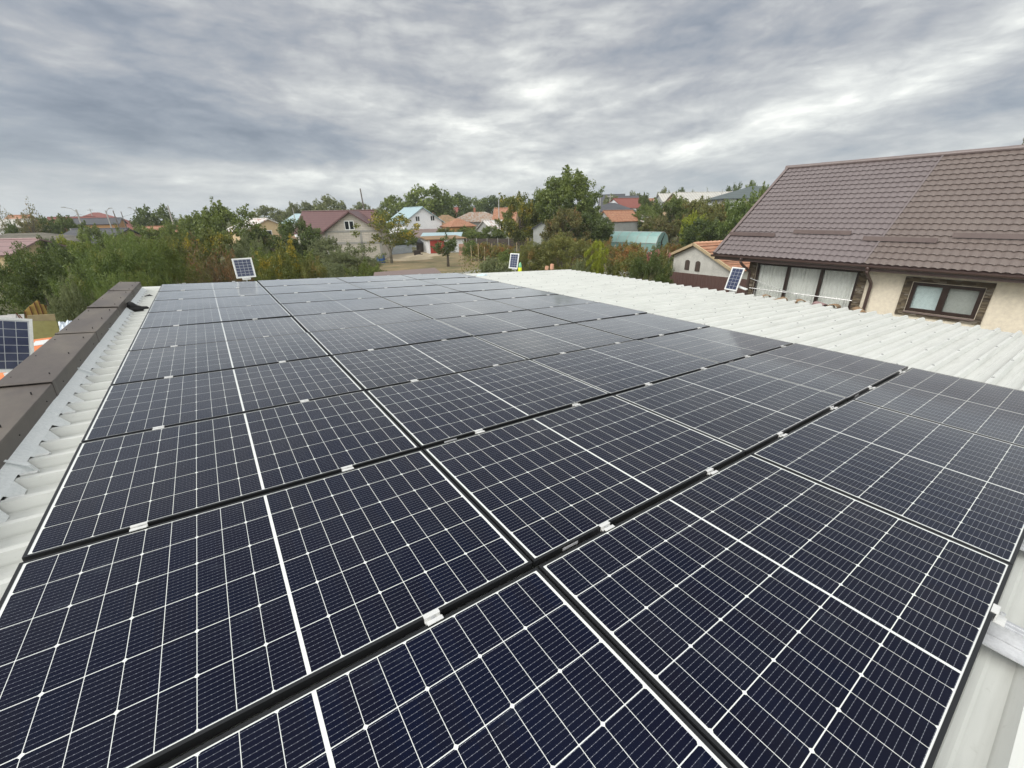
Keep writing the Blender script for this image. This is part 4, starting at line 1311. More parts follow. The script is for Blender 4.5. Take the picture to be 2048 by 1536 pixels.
house_block('white_far_cottage', 'tiny far cottage with a white roof between the trees', 563, 140, 7, 6, 2.6, zt(563, 439, 140), 'roof_greysheet', 'wall_white', 80, 'gable')
house_block('grey_gable_shed', 'small grey gabled shed under the big leafy tree', 1094, 66, 2.9, 3.5, zt(1094, 455, 66), zt(1092, 443, 66), 'roof_dark', 'wall_grey', -20, 'gable', over=.2, cat='shed')
house_block('orange_peak_house', 'orange tile roof peeking out left of the yellowish tree', 1012, 120, 5, 6, 3, zt(1012, 416, 120), 'roof_orange', 'wall_tan', 70, 'gable')

# flat brown shed roof just beyond the array
p = at_d(830, 548, 27)
t = thing('low_shed', 'low shed with a flat brown sheet roof just beyond the solar panels', 'shed', (p.x, p.y, GZ), -az_of(815) + .12)
hh = p.z - GZ
MB().box(-1.75, 1.35, -1.3, 1.4, 0, hh - .12).build('wall', M['wood_dark'], t)
MB().slab([(-2.6, -1.3, hh - .10), (1.55, -1.45, hh - .02), (1.55, 1.7, hh + .10), (-2.3, 1.6, hh + .06)], .07).build('roof', M['brown_lean'], t)

# outbuilding with orange tiles
pA = Vector((27.6, 15.0, GZ))
pp = at_d(1388, 520, 33)
t = thing('outbuilding', 'grey rendered outbuilding with orange clay tile roof and two arched windows', 'outbuilding', (pp.x, pp.y, GZ), -az_of(1400) - .78)
gL, gR = 1.95, 3.35
ze_, zk_ = zt(1346, 511, 33), zt(1384, 488, 33)
s_ = (zk_ - ze_) / gL
MB().prism([(-gL, 0), (gR, 0), (gR, zk_ - .1 - gR * s_), (0, zk_ - .1), (-gL, ze_ - .1)], 9.0).build('wall', M['pale_render'], t)
b = MB()
nrow = 9
for sgn, gw in ((-1, gL), (1, gR)):
    for i in range(nrow):
        f0, f1 = i / nrow, (i + 1) / nrow
        x0, x1 = sgn * (gw + .35) * (1 - f0), sgn * (gw + .35) * (1 - f1)
        z0 = zk_ - abs(x0) * s_ + .05
        z1 = zk_ - abs(x1) * s_ + .01
        b.slab([(x0, -.22, z0), (x1, -.22, z1), (x1, 9.2, z1), (x0, 9.2, z0)], .03)
for i in range(24):
    b.tube([(0, -.24 + i * .39, zk_ + .03), (0, .20 + i * .39, zk_ + .05)], [.09, .115], 8, 1)
b.build('roof', [M['roof_orange'], M['brick_pink']], t)
b = MB()
for sgn, gw in ((-1, gL), (1, gR)):
    b.slab([(sgn * (gw + .38), -.30, zk_ - (gw + .38) * s_ + .10), (sgn * (gw + .38), -.18, zk_ - (gw + .38) * s_ + .10), (0, -.18, zk_ + .10), (0, -.30, zk_ + .10)], .17)
b.build('bargeboard', M['wood_pale'], t)
for wx_ in (-.55, .42):
    arc = [(wx_ - .21, .0), (wx_ + .21, .0), (wx_ + .21, .55)] + [(wx_ + .21 * math.cos(a_), .55 + .14 * math.sin(a_)) for a_ in [math.pi * i / 6 for i in range(1, 6)]] + [(wx_ - .21, .55)]
    zb = zt(1374, 541, 33)
    b = MB().prism([(x, z + zb) for x, z in arc], .04, T=Matrix.Translation((0, -.035, 0)))
    w_ = b.build('window', M['wood_dark'], t)
    MB().box(wx_ - .015, wx_ + .015, -.045, -.03, zb, zb + .6).build('window_bar', M['brown_sheet'], w_)
MB().slab([(1.0, 4.2, zk_ - 1.0 * s_ + .085), (1.9, 4.2, zk_ - 1.9 * s_ + .085), (1.9, 5.4, zk_ - 1.9 * s_ + .085), (1.0, 5.4, zk_ - 1.0 * s_ + .085)], .03).build('roof_hole', M['black_rubber'], t)
# brown sheet fence in front of it
fa, fb = at_h(1338, 590, GZ), at_h(1520, 612, GZ)
fa, fb = at_d(1341, 545, 30), at_d(1512, 572, 27.5)
fa.z = fb.z = GZ
t = thing('sheet_fence', 'brown vertical sheet metal fence in front of the grey outbuilding', 'fence', fa, math.atan2(fb.y - fa.y, fb.x - fa.x))
ln_ = (fb - fa).length
hgt = at_d(1341, 543, 30).z - GZ
b = MB()
vs, fs = [], []
nn = int(ln_ / .06)
for i in range(nn + 1):
    vs += [(i * .06, .025 * (i // 2 % 2), 0), (i * .06, .025 * (i // 2 % 2), hgt)]
for i in range(nn):
    fs.append((2 * i, 2 * i + 2, 2 * i + 3, 2 * i + 1))
o = b.add(vs, fs).build('sheet_panel', M['brown_sheet'], t)
so = o.modifiers.new('t', 'SOLIDIFY')
so.thickness = .01
for i in range(4):
    MB().box(i * ln_ / 3 - .04, i * ln_ / 3 + .04, .04, .12, 0, hgt - .05).build('post', M['pvc_brown'], t)

# greenhouse tunnel
ga, gb = ground_at(1231, 71), ground_at(1312, 68)
t = thing('greenhouse', 'translucent teal polytunnel greenhouse behind the garden rows', 'greenhouse', ga, math.atan2(gb.y - ga.y, gb.x - ga.x))
ln_ = (gb - ga).length + 1.4
gh = zt(1215, 463, 70)
gw_ = 2.0
arc = [(-gw_, 0), (-gw_, gh * .52), (-gw_ * .72, gh * .82), (-gw_ * .3, gh * .97), (0, gh), (gw_ * .3, gh * .97), (gw_ * .72, gh * .82), (gw_, gh * .52), (gw_, 0)]
vs, fs = [], []
n = len(arc)
for x_ in (0, ln_):
    vs += [(x_, a_[0], a_[1]) for a_ in arc]
fs = [(i, i + 1, n + i + 1, n + i) for i in range(n - 1)]
fs += [tuple(range(n)), tuple(range(2 * n - 1, n - 1, -1))]
MB().add(vs, fs).build('cover', M['poly_teal'], t)
b = MB()
for i in range(6):
    x_ = i * ln_ / 5
    b.tube([(x_, a_[0] * 1.01, a_[1] * 1.005) for a_ in arc], .035, 6)
for zz, yy in ((gh, 0), (gh * .52, -gw_ * 1.01), (gh * .52, gw_ * 1.01)):
    b.tube([(0, yy, zz), (ln_, yy, zz)], .03, 6)
b.build('hoop_frame', M['concrete_pole'], t)
b = MB().add([(ln_ + .03, -.7, .1), (ln_ + .03, .1, .1), (ln_ + .03, -.1, gh * .6), (ln_ + .03, .55, gh * .93), (ln_ + .03, .35, gh * .93), (ln_ + .03, -.5, gh * .62)], [(0, 1, 2, 5), (5, 2, 3, 4)])
b.build('door_opening', M['black_rubber'], t)

# vineyard stakes, fences, garden bits
st = [(818.5, 508), (832, 507), (848, 509), (939, 511), (953, 509), (966, 512), (981, 517), (997, 520), (1014, 522), (1033, 515), (1187, 500), (1205, 503), (1235, 515), (1247, 512), (1271, 506), (1293, 503), (1344, 503)]
W_LAB = ['third', 'fourth', 'fifth']
prev = None
for k, (px, py) in enumerate(st[3:]):
    d_ = 58 if k < 7 else 52
    p = ground_at(px, d_)
    h_ = 2.1 + .25 * math.sin(k * 2.3)
    b = MB().tube([(0, 0, 0), (.02, 0, h_)], [.05, .04], 6)
    o = b.build('wooden_stake', M['wood_pale'])
    o.location = p
    o.rotation_euler = (rng.uniform(-.03, .03), rng.uniform(-.03, .03), 0)
    names = ['nearest the pink board', 'second from the pink board', 'third from the pink board', 'fourth from the pink board', 'fifth from the pink board', 'sixth from the pink board', 'behind the white solar light',
             'left of the lime shrub', 'behind the lime shrub', 'right of the lime shrub', 'below the left end of the greenhouse', 'below the middle of the greenhouse', 'near the greenhouse door', 'right of the greenhouse']
    tag(o, 'pale wooden vine stake ' + names[k], 'stake', 'vine stakes in the garden')
fa, fb = ground_at(930, 82), ground_at(1062, 78)
t = thing('dark_fence', 'long dark netting fence behind the vine rows', 'fence', fa, math.atan2(fb.y - fa.y, fb.x - fa.x))
ln_ = (fb - fa).length
hf = zt(1000, 477, 80)
MB().box(0, ln_, -.03, .03, .1, hf).build('netting', M['wood_dark'], t)
for i in range(7):
    MB().tube([(i * ln_ / 6, -.06, 0), (i * ln_ / 6, -.06, hf + .12)], .06, 6).build('post', M['concrete_pole'], t)
fa, fb = ground_at(768, 72), ground_at(818, 75)
t = thing('picket_fence', 'weathered grey picket fence under the yellow tipped fruit tree', 'fence', fa, math.atan2(fb.y - fa.y, fb.x - fa.x))
ln_ = (fb - fa).length
for i in range(int(ln_ / .17)):
    pass
b = MB()
for i in range(int(ln_ / .17)):
    b.box(i * .17, i * .17 + .12, -.012, .012, .08, 1.35 + .04 * (i % 2))
b.box(0, ln_, .012, .05, .35, .43).box(0, ln_, .012, .05, 1.0, 1.08)
b.build('pickets', M['wall_bluegrey'], t)
o = MB().box(-.6, .6, -.03, .03, 0, zt(921, 486, 70)).build('pink_board', M['pink_board'])
o.location = ground_at(921, 68)
o.rotation_euler = (0.06, .03, -az_of(921) + .2)
tag(o, 'pinkish sheet board leaning at the end of the red door garage', 'board')
t = thing('barrel', 'blue plastic barrel beside the pale trunk of the fruit tree', 'barrel', ground_at(754, 61))
MB().tube([(0, 0, 0), (0, 0, .1), (0, 0, .45), (0, 0, .8), (0, 0, .9)], [.27, .3, .32, .3, .27], 14).build('body', M['blue_plastic'], t, True)
MB().tube([(0, 0, .9), (0, 0, .95)], [.24, .24], 14).build('lid', M['blue_plastic'], t)
t = thing('trough', 'blue box standing next to the blue barrel', 'box', ground_at(748, 61.5), .3)
MB().box(-.35, .35, -.3, .3, 0, .62, bev=.03).build('body', M['blue_plastic'], t)
MB().box(-.38, .38, -.33, .33, .62, .68).build('rim', M['blue_plastic'], t)
b = MB()
for i in range(9):
    b.box(-.5 + i * .115, -.5 + i * .115 + .105, -.03 - .02 * (i % 2), .03, 0, 1.55 + .1 * math.sin(i * .9))
o = b.build('rusty_sheet', M['red_door'])
o.location = ground_at(629, 57)
o.rotation_euler = (.15, 0, -az_of(629))
tag(o, 'rusty red sheet standing beside the unfinished house', 'sheet')
t = thing('bench', 'small wooden bench on the sandy yard before the red doors', 'bench', ground_at(829, 66), .4)
MB().box(-.7, .7, -.2, .2, .45, .52).build('seat', M['wood_dark'], t)
MB().box(-.7, .7, .15, .2, .52, 1.1).build('backrest', M['wood_dark'], t)
for x_ in (-.6, .6):
    MB().box(x_ - .05, x_ + .05, -.18, .18, 0, .45).build('leg', M['wood_dark'], t)
b = MB()
bm = bmesh.new()
bmesh.ops.create_grid(bm, x_segments=24, y_segments=24, size=1)
for v in bm.verts:
    r_ = min(1, v.co.length)
    v.co.z = .55 * (1 - r_ * r_) * (1 + .25 * math.sin(v.co.x * 5) * math.cos(v.co.y * 6)) - .02
    v.co.x *= 2.8
    v.co.y *= 1.6
me = bpy.data.meshes.new('sand_heap')
bm.to_mesh(me)
bm.free()
me.materials.append(M['sand'])
o = link('sand_heap', me)
o.location = ground_at(822, 64)
tag(o, 'low pale sand heap on the yard in front of the dark shed', 'sand heap')
o = MB().box(-1.5, 1.5, -.8, .8, 0, .55, bev=.05).build('concrete_slab', M['concrete'])
o.location = ground_at(1240, 42)
tag(o, 'grey concrete block in the garden behind the lime shrub', 'block')


# ------------------------------------------------------------------ poles and wires
def pole(label, px, dist, top_py, m='concrete_pole', r=.13, arm=0, lean=0.0, name='utility_pole', cross=False):
    p = ground_at(px, dist)
    h_ = at_d(px, top_py, dist).z - GZ
    t = thing(name, label, 'pole', p, -az_of(px), 'poles of the village')
    MB().tube([(0, 0, 0), (lean, 0, h_)], [r, r * .6], 8).build('shaft', M[m], t)
    if arm:
        b = MB().tube([(lean, 0, h_ - .5), (lean + arm * .6, 0, h_ + .15), (lean + arm * 1.6, 0, h_ + .4)], .05, 6)
        b.box(lean + arm * 1.6 - .3, lean + arm * 1.6 + .3, -.1, .1, h_ + .34, h_ + .46)
        b.build('lamp_arm', M['concrete_pole'], t)
    if cross:
        MB().box(lean - .7, lean + .7, -.05, .05, h_ - .5, h_ - .38).build('crossbar', M[m], t)
    return Vector((p.x, p.y, p.z + h_))


pl = [pole('concrete street lamp pole with a curved arm at far left', 156, 120, 419, arm=-1.0, r=.2, name='street_lamp'),
      pole('thin concrete pole above the left end of charcoal roof', 214, 115, 421, arm=.5, r=.14, name='street_lamp'),
      pole('dark leaning pole just right of the charcoal roof', 229, 125, 421, 'dark_pole', .14),
      pole('dark thin pole right of the other dark pole at far left', 244, 135, 423, 'dark_pole', .12),
      pole('short weathered pole between the bushes before solar roof house', 130, 80, 457, 'concrete_pole', .13),
      pole('pale concrete pole rising before the dark round tree', 341, 95, 412, r=.17, lean=0),
      pole('tall dark wooden pole rising behind the brown cross gable', 733, 95, 377, 'dark_pole', .18, lean=-.5),
      pole('thin lamp pole behind the white house', 794, 135, 401, r=.14, arm=.6, name='street_lamp'),
      pole('pale concrete pole right of the rusty hip roof', 998, 108, 398, r=.16),
      pole('thin pole right of the big leafy tree', 1199, 105, 386, 'concrete_pole', .11),
      pole('pale pole with a crossbar above the dark grey hip roof', 1218, 115, 389, r=.12, cross=True),
      pole('thin grey pole in front of the white sheet barn', 1341, 100, 388, r=.11),
      pole('thin white pole standing left of light blue roof', 588, 110, 415, r=.11),
      pole('dark post top behind the round dark green tree', 432, 130, 407, 'dark_pole', .16),
      pole('short dark post behind the right side of the dark green tree', 477, 130, 415, 'dark_pole', .16),
      pole('thin pole between trees by the grey sheet roof', 1437, 112, 379, r=.10),
      pole('pole with crossbar far behind the lamp pole', 184, 190, 417, r=.14, cross=True),
      pole('thin lamp pole left of the round tree at left', 274, 140, 419, r=.12, arm=-.6, name='street_lamp')]


def wire(label, a_, b_, sag=.8):
    pts = [a_.lerp(b_, i / 12) - Vector((0, 0, sag * 4 * (i / 12) * (1 - i / 12))) for i in range(13)]
    o = MB().tube(pts, .022, 5).build('power_cable', M['wire'])
    tag(o, label, 'power cable', 'power cables between the poles')


wire('overhead cable from the far left lamp pole to the thin lamp pole', pl[0] - Vector((0, 0, .8)), pl[17] - Vector((0, 0, .6)), 1.0)
wire('overhead cable leaving the far left lamp pole towards the trees', pl[0] - Vector((0, 0, .8)), at_d(95, 436, 118), .6)
wire('overhead cable from the tall dark pole towards the white house', pl[6] - Vector((0, 0, 4.2)), pl[7] - Vector((0, 0, .8)), .7)

# ------------------------------------------------------------------ clutter beyond the parapet
def board(root, name, m, pix, dist, th=.03, back=0.0):
    """an upright sheet with the given outline, standing dist metres away; th thick"""
    d0 = ray(sum(q_[0] for q_ in pix) / len(pix), 640)
    n_ = Vector((d0.x, d0.y, 0)).normalized()
    c0 = at_d(sum(q_[0] for q_ in pix) / len(pix), 640, dist)
    pts = []
    for q_ in pix:
        d_ = ray(*q_[:2])
        t_ = ((c0 - CAM).dot(n_) + back) / d_.dot(n_)
        pts.append(CAM + d_ * t_)
    n = len(pts)
    vs_ = [p_ - root.location for p_ in pts] + [p_ + n_ * th - root.location for p_ in pts]
    fs_ = [tuple(range(n)), tuple(range(2 * n - 1, n - 1, -1))] + [(i, i + n, (i + 1) % n + n, (i + 1) % n) for i in range(n)]
    return MB().add(vs_, fs_).build(name, m, root)


def stand(root, px, py, dist, m='wood_dark'):
    p_ = at_d(px, py, dist + .15)
    r_ = p_ - root.location
    MB().box(r_.x - .05, r_.x + .05, r_.y - .05, r_.y + .05, 0, r_.z).build('stand', M[m], root)


t = thing('orange_tarpaulin', 'orange tarpaulin over a frame with a white strip, beyond the brown coping', 'tarpaulin', ground_at(60, 14))
cs = [at_d(-110, 700, 15.0), at_d(112, 673.5, 15.6), at_d(92, 735, 12.4), at_d(-110, 800, 12.0)]
MB().slab([c_ - t.location for c_ in cs], .03).build('cover', M['orange_cloth'], t)
ss = [cs[0].lerp(cs[1], u_).lerp(cs[3].lerp(cs[2], u_), v_) + Vector((0, 0, .02)) for u_, v_ in ((.80, .10), (.94, .10), (.90, .26), (.765, .26))]
MB().slab([c_ - t.location for c_ in ss], .01).build('strip', M['white_plastic'], t)
stand(t, 100, 690, 15.3, 'wood_pale')
t = thing('plastic_sheet', 'translucent olive plastic sheet leaning behind the orange tarpaulin', 'sheet', ground_at(88, 18))
board(t, 'sheet', M['olive_sheet'], [(55, 642), (112, 641), (122, 670), (60, 684)], 18)
board(t, 'top_fold', M['ochre_wall'], [(54, 631), (109, 628), (112, 641), (55, 642)], 18, .04, -.01)
stand(t, 90, 660, 18)
t = thing('slatted_board', 'fan shaped yellow board with rusty bars beyond the coping', 'board', ground_at(74, 20))
board(t, 'board', M['yellow_board'], [(49, 622), (58, 613), (68, 606), (74, 600), (80, 608), (87, 609), (97, 629), (98, 638), (53, 642)], 20)
for (xa, ya, xb, yb) in ((48, 623, 54, 640), (58, 613, 67, 638), (67, 605, 79, 637), (76, 602, 88, 636), (90, 611, 100, 634)):
    board(t, 'bar', M['rust_bar'], [(xa, ya), (xa + 2.2, ya - .5), (xb + 2.2, yb - .5), (xb, yb)], 20, .04, -.05)
stand(t, 75, 630, 20)
t = thing('pale_tarpaulin', 'crumpled pale blue tarpaulin right of the olive plastic sheet', 'tarpaulin', ground_at(132, 17))
g0, g1, g2, g3 = at_d(116, 645, 17.6), at_d(156, 639, 17.6), at_d(150, 668, 16.4), at_d(122, 672, 16.4)
vs, fs = [], []
for i in range(13):
    for j in range(9):
        q_ = g0.lerp(g1, i / 12).lerp(g3.lerp(g2, i / 12), j / 8)
        vs.append(q_ + Vector((0, 0, .05 * math.sin(i * 1.9 + j) * math.cos(j * 1.7 + i * .6))) - t.location)
for i in range(12):
    for j in range(8):
        fs.append((i * 9 + j, (i + 1) * 9 + j, (i + 1) * 9 + j + 1, i * 9 + j + 1))
o = MB().add(vs, fs).build('sheet', M['tarp_pale'], t)
so = o.modifiers.new('t', 'SOLIDIFY')
so.thickness = .01
stand(t, 136, 652, 17)
t = thing('ash_shed', 'low shed with ashen corrugated roof sheets at the left edge', 'shed', ground_at(15, 24))
for k, (xa, xb) in enumerate(((-60, -30), (-31, -2), (-3, 18), (17, 34), (33, 50))):
    c4 = [at_d(xa, 652 - .05 * k, 23), at_d(xb, 650, 23), at_d(xb - 2, 631 - .06 * xb, 25), at_d(xa - 2, 631 - .06 * xa, 25)]
    MB().slab([c_ + Vector((0, 0, .02 * (k % 2))) - t.location for c_ in c4], .025).build('roof_sheet', M['ash_sheet'], t)
for k, (xa, ya, xb, yb) in enumerate(((31, 626, 41, 641), (37, 630, 46, 641))):
    board(t, 'batten', M['rust_bar'], [(xa, ya), (xa + 3, ya), (xb + 3, yb), (xb, yb)], 22.6, .04)
p = at_d(10, 655, 23.6)
MB().box(p.x - t.location.x - 1.0, p.x - t.location.x + .6, p.y - t.location.y - .2, p.y - t.location.y + .8, 0, p.z - GZ).build('wall', M['wood_dark'], t)
t = thing('ochre_wall', 'long low ochre wall in front of the acacia trees', 'wall', ground_at(130, 25))
zz = at_d(130, 632, 25).z
q0, q1 = at_d(100, 640, 25.4), at_d(215, 640, 24)
q0.z = q1.z = GZ
dd = (q1 - q0).normalized()
nn_ = Vector((-dd.y, dd.x, 0)) * .1
MB().add([v - t.location for v in (q0 - nn_, q1 - nn_, q1 + nn_, q0 + nn_)] + [v - t.location + Vector((0, 0, zz - GZ)) for v in (q0 - nn_, q1 - nn_, q1 + nn_, q0 + nn_)],
         [(0, 3, 2, 1), (4, 5, 6, 7), (0, 1, 5, 4), (1, 2, 6, 5), (2, 3, 7, 6), (3, 0, 4, 7)]).build('wall_body', M['ochre_wall'], t)


# ================================================================== trees and shrubs
def leaf_mesh(name, seed, clumps, per, cr, leaf, elong=1.0, droop=0.0, up=0.35, aspect=0.55):
    """clumps: (x,y,z,scale) centres; per leaves each, spread by cr; every leaf a small kite"""
    g_ = np.random.default_rng(seed)
    cl_ = np.array(clumps)
    cnt = np.maximum(3, (per * np.minimum(1.0, cl_[:, 3] ** 2 * 1.15)).astype(int))
    cid = np.repeat(np.arange(len(cl_)), cnt)
    n = len(cid)
    off = g_.normal(0, 1, (n, 3))
    off /= np.linalg.norm(off, axis=1)[:, None] + 1e-9
    rad = g_.random(n) ** 0.45
    off *= (rad * cr * cl_[cid, 3])[:, None]
    off[:, 2] *= 0.75
    pos = cl_[cid, :3] + off
    nrm = g_.normal(0, 1, (n, 3)) + off / (cr + 1e-6) * .7
    nrm[:, 2] += up
    nrm /= np.linalg.norm(nrm, axis=1)[:, None]
    a_ = g_.normal(0, 1, (n, 3))
    a_[:, 2] -= droop
    a_ -= (a_ * nrm).sum(1)[:, None] * nrm
    a_ /= np.linalg.norm(a_, axis=1)[:, None] + 1e-9
    b_ = np.cross(nrm, a_)
    s_ = leaf * (0.6 + 0.8 * g_.random(n))[:, None]
    v = np.empty((n, 4, 3))
    v[:, 0] = pos - a_ * s_ * .5 * elong
    v[:, 1] = pos + b_ * s_ * .5 * aspect + nrm * s_ * .08
    v[:, 2] = pos + a_ * s_ * .5 * elong
    v[:, 3] = pos - b_ * s_ * .5 * aspect + nrm * s_ * .08
    me_ = bpy.data.meshes.new(name)
    me_.vertices.add(4 * n)
    me_.vertices.foreach_set('co', v.reshape(-1))
    me_.loops.add(4 * n)
    me_.loops.foreach_set('vertex_index', np.arange(4 * n, dtype=np.int32))
    me_.polygons.add(n)
    me_.polygons.foreach_set('loop_start', np.arange(0, 4 * n, 4, dtype=np.int32))
    me_.polygons.foreach_set('loop_total', np.full(n, 4, dtype=np.int32))
    me_.update(calc_edges=True)
    tint = np.clip(0.5 + g_.normal(0, .22, len(cl_))[cid] + g_.normal(0, .2, n), 0, 1)
    at_ = me_.attributes.new('tint', 'FLOAT', 'POINT')
    at_.data.foreach_set('value', np.repeat(tint, 4).astype(np.float32))
    me_.materials.append(L['mid'])
    return me_


def crown_clumps(seed, n, rx, ry, z0, z1, shape='round', inner=.45, size=(.7, 1.25), lobes=5):
    """clump centres near the surface of an uneven crown"""
    r_ = random.Random(seed)
    lob = [(r_.uniform(0, 6.28), r_.uniform(-.6, 1.0), r_.uniform(.14, .34)) for _ in range(lobes)]
    out = []
    while len(out) < n:
        th_, u = r_.uniform(0, 2 * math.pi), r_.uniform(-1, 1)
        rr = r_.uniform(inner, 1.0) ** .6
        k = 1.0
        for (lt, lu, la) in lob:
            dd = math.cos(th_ - lt) * .6 + (1 - abs(u - lu)) * .4
            k += la * max(0, dd - .25)
        k *= r_.uniform(.82, 1.0)
        c_ = math.sqrt(1 - u * u)
        if shape == 'upright':
            c_ *= (1 - .20 * max(0, u)) * 1.05
        if shape == 'vase':
            c_ *= .55 + .45 * (u + 1) / 2
        if shape == 'dome':
            c_ *= 1 if u < 0 else 1
        x_, y_ = rr * k * c_ * math.cos(th_) * rx, rr * k * c_ * math.sin(th_) * ry
        z_ = (z0 + z1) / 2 + rr * k * u * (z1 - z0) / 2 * .92
        if z_ < z0 * .75:
            continue
        out.append((x_, y_, z_, r_.uniform(*size)))
    return out


def limbs(seed, clumps, z_fork, h, r0, n=14, fork=1, spread=.0):
    r_ = random.Random(seed)
    b = MB()
    if fork == 1:
        top = Vector((r_.uniform(-.1, .1) * h * .2, r_.uniform(-.1, .1) * h * .2, h * .62))
        base = [Vector((0, 0, -.1)), Vector((r_.uniform(-.05, .05), r_.uniform(-.05, .05), z_fork)), top]
        b.tube(base, [r0, r0 * .75, r0 * .3], 7)
        starts = [(base[1], .75), (base[1].lerp(top, .35), .55), (base[1].lerp(top, .7), .42)]
    else:
        starts = []
        for k in range(fork):
            a_ = 2 * math.pi * k / fork + r_.uniform(-.4, .4)
            e_ = Vector((math.cos(a_) * spread, math.sin(a_) * spread, h * .6))
            m_ = Vector((math.cos(a_) * spread * .35, math.sin(a_) * spread * .35, z_fork + (h * .6 - z_fork) * .35))
            b.tube([Vector((0, 0, -.1 if k == 0 else z_fork * .5)), Vector((0, 0, z_fork)), m_, e_], [r0, r0 * .8, r0 * .55, r0 * .2], 7)
            starts += [(m_, .5), (m_.lerp(e_, .5), .35)]
    for c_ in r_.sample(clumps, min(n, len(clumps))):
        c3 = Vector(c_[:3])
        s, f = min(starts, key=lambda q_: (q_[0] - c3).length + r_.uniform(0, h * .2))
        mid = s.lerp(c3, .5) + Vector((r_.uniform(-.1, .1), r_.uniform(-.1, .1), r_.uniform(.0, .12))) * h * .25
        b.tube([s, mid, c3], [r0 * f * .6, r0 * f * .35, r0 * .06], 5, cap=False)
    return b


VAR = {}


def variant(key, seed, n, rx, z0, h, per, cr, leaf, shape='round', inner=.45, r0=.16, fork=1, spread=.0, zf=None, nl=14, size=(.7, 1.25), lobes=5, **kw):
    cl_ = crown_clumps(seed, n, rx, rx, z0, h, shape, inner, size, lobes)
    r_ = random.Random(seed + 7)
    if shape in ('round', 'upright') and leaf < .4:      # loose shoots that break the outline
        for c_ in r_.sample(cl_, int(len(cl_) * .35)):
            d_ = Vector((c_[0], c_[1], c_[2] - (z0 + h) * .42)).normalized() + Vector((r_.uniform(-.3, .3), r_.uniform(-.3, .3), r_.uniform(.1, .6)))
            for q_ in range(2):
                cl_.append((c_[0] + d_.x * cr * (.6 + .45 * q_), c_[1] + d_.y * cr * (.6 + .45 * q_), max(.1, c_[2] + d_.z * cr * (.6 + .45 * q_)), .55 - .2 * q_))
    cm = leaf_mesh('crown_' + key, seed, cl_, per, cr, leaf, **kw)
    co_ = np.empty(len(cm.vertices) * 3)
    cm.vertices.foreach_get('co', co_)
    co_ = co_.reshape(-1, 3)
    w_act = 2 * float(np.percentile(np.hypot(co_[:, 0], co_[:, 1]), 96))
    h_act = float(np.percentile(co_[:, 2], 99.7))
    tb = limbs(seed + 1, cl_[:n], zf if zf is not None else z0 * .9, h, r0, nl, fork, spread)
    tm = tb.mesh('trunk_' + key, M['bark'], True)
    VAR.setdefault(key.rstrip('0123456789'), []).append((cm, tm, w_act, h_act))


for s in range(3):
    variant('round%d' % s, 11 + s, 120, 2.3, 1.1, 5.0, 105, .52, .20, r0=.17)
    variant('near%d' % s, 31 + s, 200, 2.2, .4, 4.6, 150, .40, .105, r0=.12, fork=3, spread=.8, zf=.5, aspect=.42, elong=1.25)
    variant('bush%d' % s, 51 + s, 80, 1.5, .25, 2.4, 95, .34, .12, inner=.35, r0=.06, fork=4, spread=.5, zf=.1, nl=20)
    variant('fardot%d' % s, 71 + s, 95, 3.6, 1.2, 7.6, 60, .95, .46, r0=.22)
    variant('sparse%d' % s, 91 + s, 60, 2.2, 1.5, 5.2, 42, .42, .20, inner=.3, r0=.13, fork=3, spread=1.0, zf=1.1, nl=26)
variant('tall0', 211, 230, 2.9, 1.0, 8.2, 130, .62, .21, lobes=3, r0=.22, fork=3, spread=.9, zf=1.0, nl=24)
for s in range(2):
    variant('upright%d' % s, 111 + s, 210, 2.6, 1.2, 8.2, 120, .60, .22, shape='upright', lobes=2, r0=.2, fork=3, spread=.9, zf=1.0, nl=22)
    variant('feather%d' % s, 131 + s, 210, 2.2, .5, 4.6, 150, .33, .085, r0=.10, fork=4, spread=.9, zf=.4, droop=.9, elong=1.7, aspect=.3, nl=26)
    variant('bare%d' % s, 151 + s, 70, 2.0, 2.2, 6.5, 12, .45, .22, inner=.2, r0=.16, fork=3, spread=.9, zf=2.0, nl=60)
    variant('twiggy%d' % s, 171 + s, 110, 2.3, .5, 4.4, 60, .42, .11, inner=.3, r0=.11, fork=5, spread=1.0, zf=.4, nl=90)
    variant('small%d' % s, 191 + s, 42, 1.1, 1.15, 3.4, 60, .34, .17, inner=.3, r0=.17, fork=1, zf=1.1, nl=10)
# upright sprays of the lime shrub
spr = []
rr_ = random.Random(5)
for k in range(34):
    a_, t_ = rr_.uniform(0, 6.28), rr_.uniform(.15, 1)
    for q_ in range(6):
        f_ = .25 + .75 * q_ / 5
        spr.append((math.cos(a_) * t_ * 1.1 * f_ ** 1.3, math.sin(a_) * t_ * 1.1 * f_ ** 1.3, 2.3 * f_ * (1.05 - .25 * t_) + .15, .8))
cm = leaf_mesh('crown_spray', 6, spr, 45, .15, .11, elong=1.8, aspect=.22, droop=-1.4, up=.0)
VAR['spray'] = [(cm, limbs(7, spr, .1, 2.2, .04, 30, 5, .5).mesh('trunk_spray', M['bark'], True), 2.3, 2.4)]

used = {}


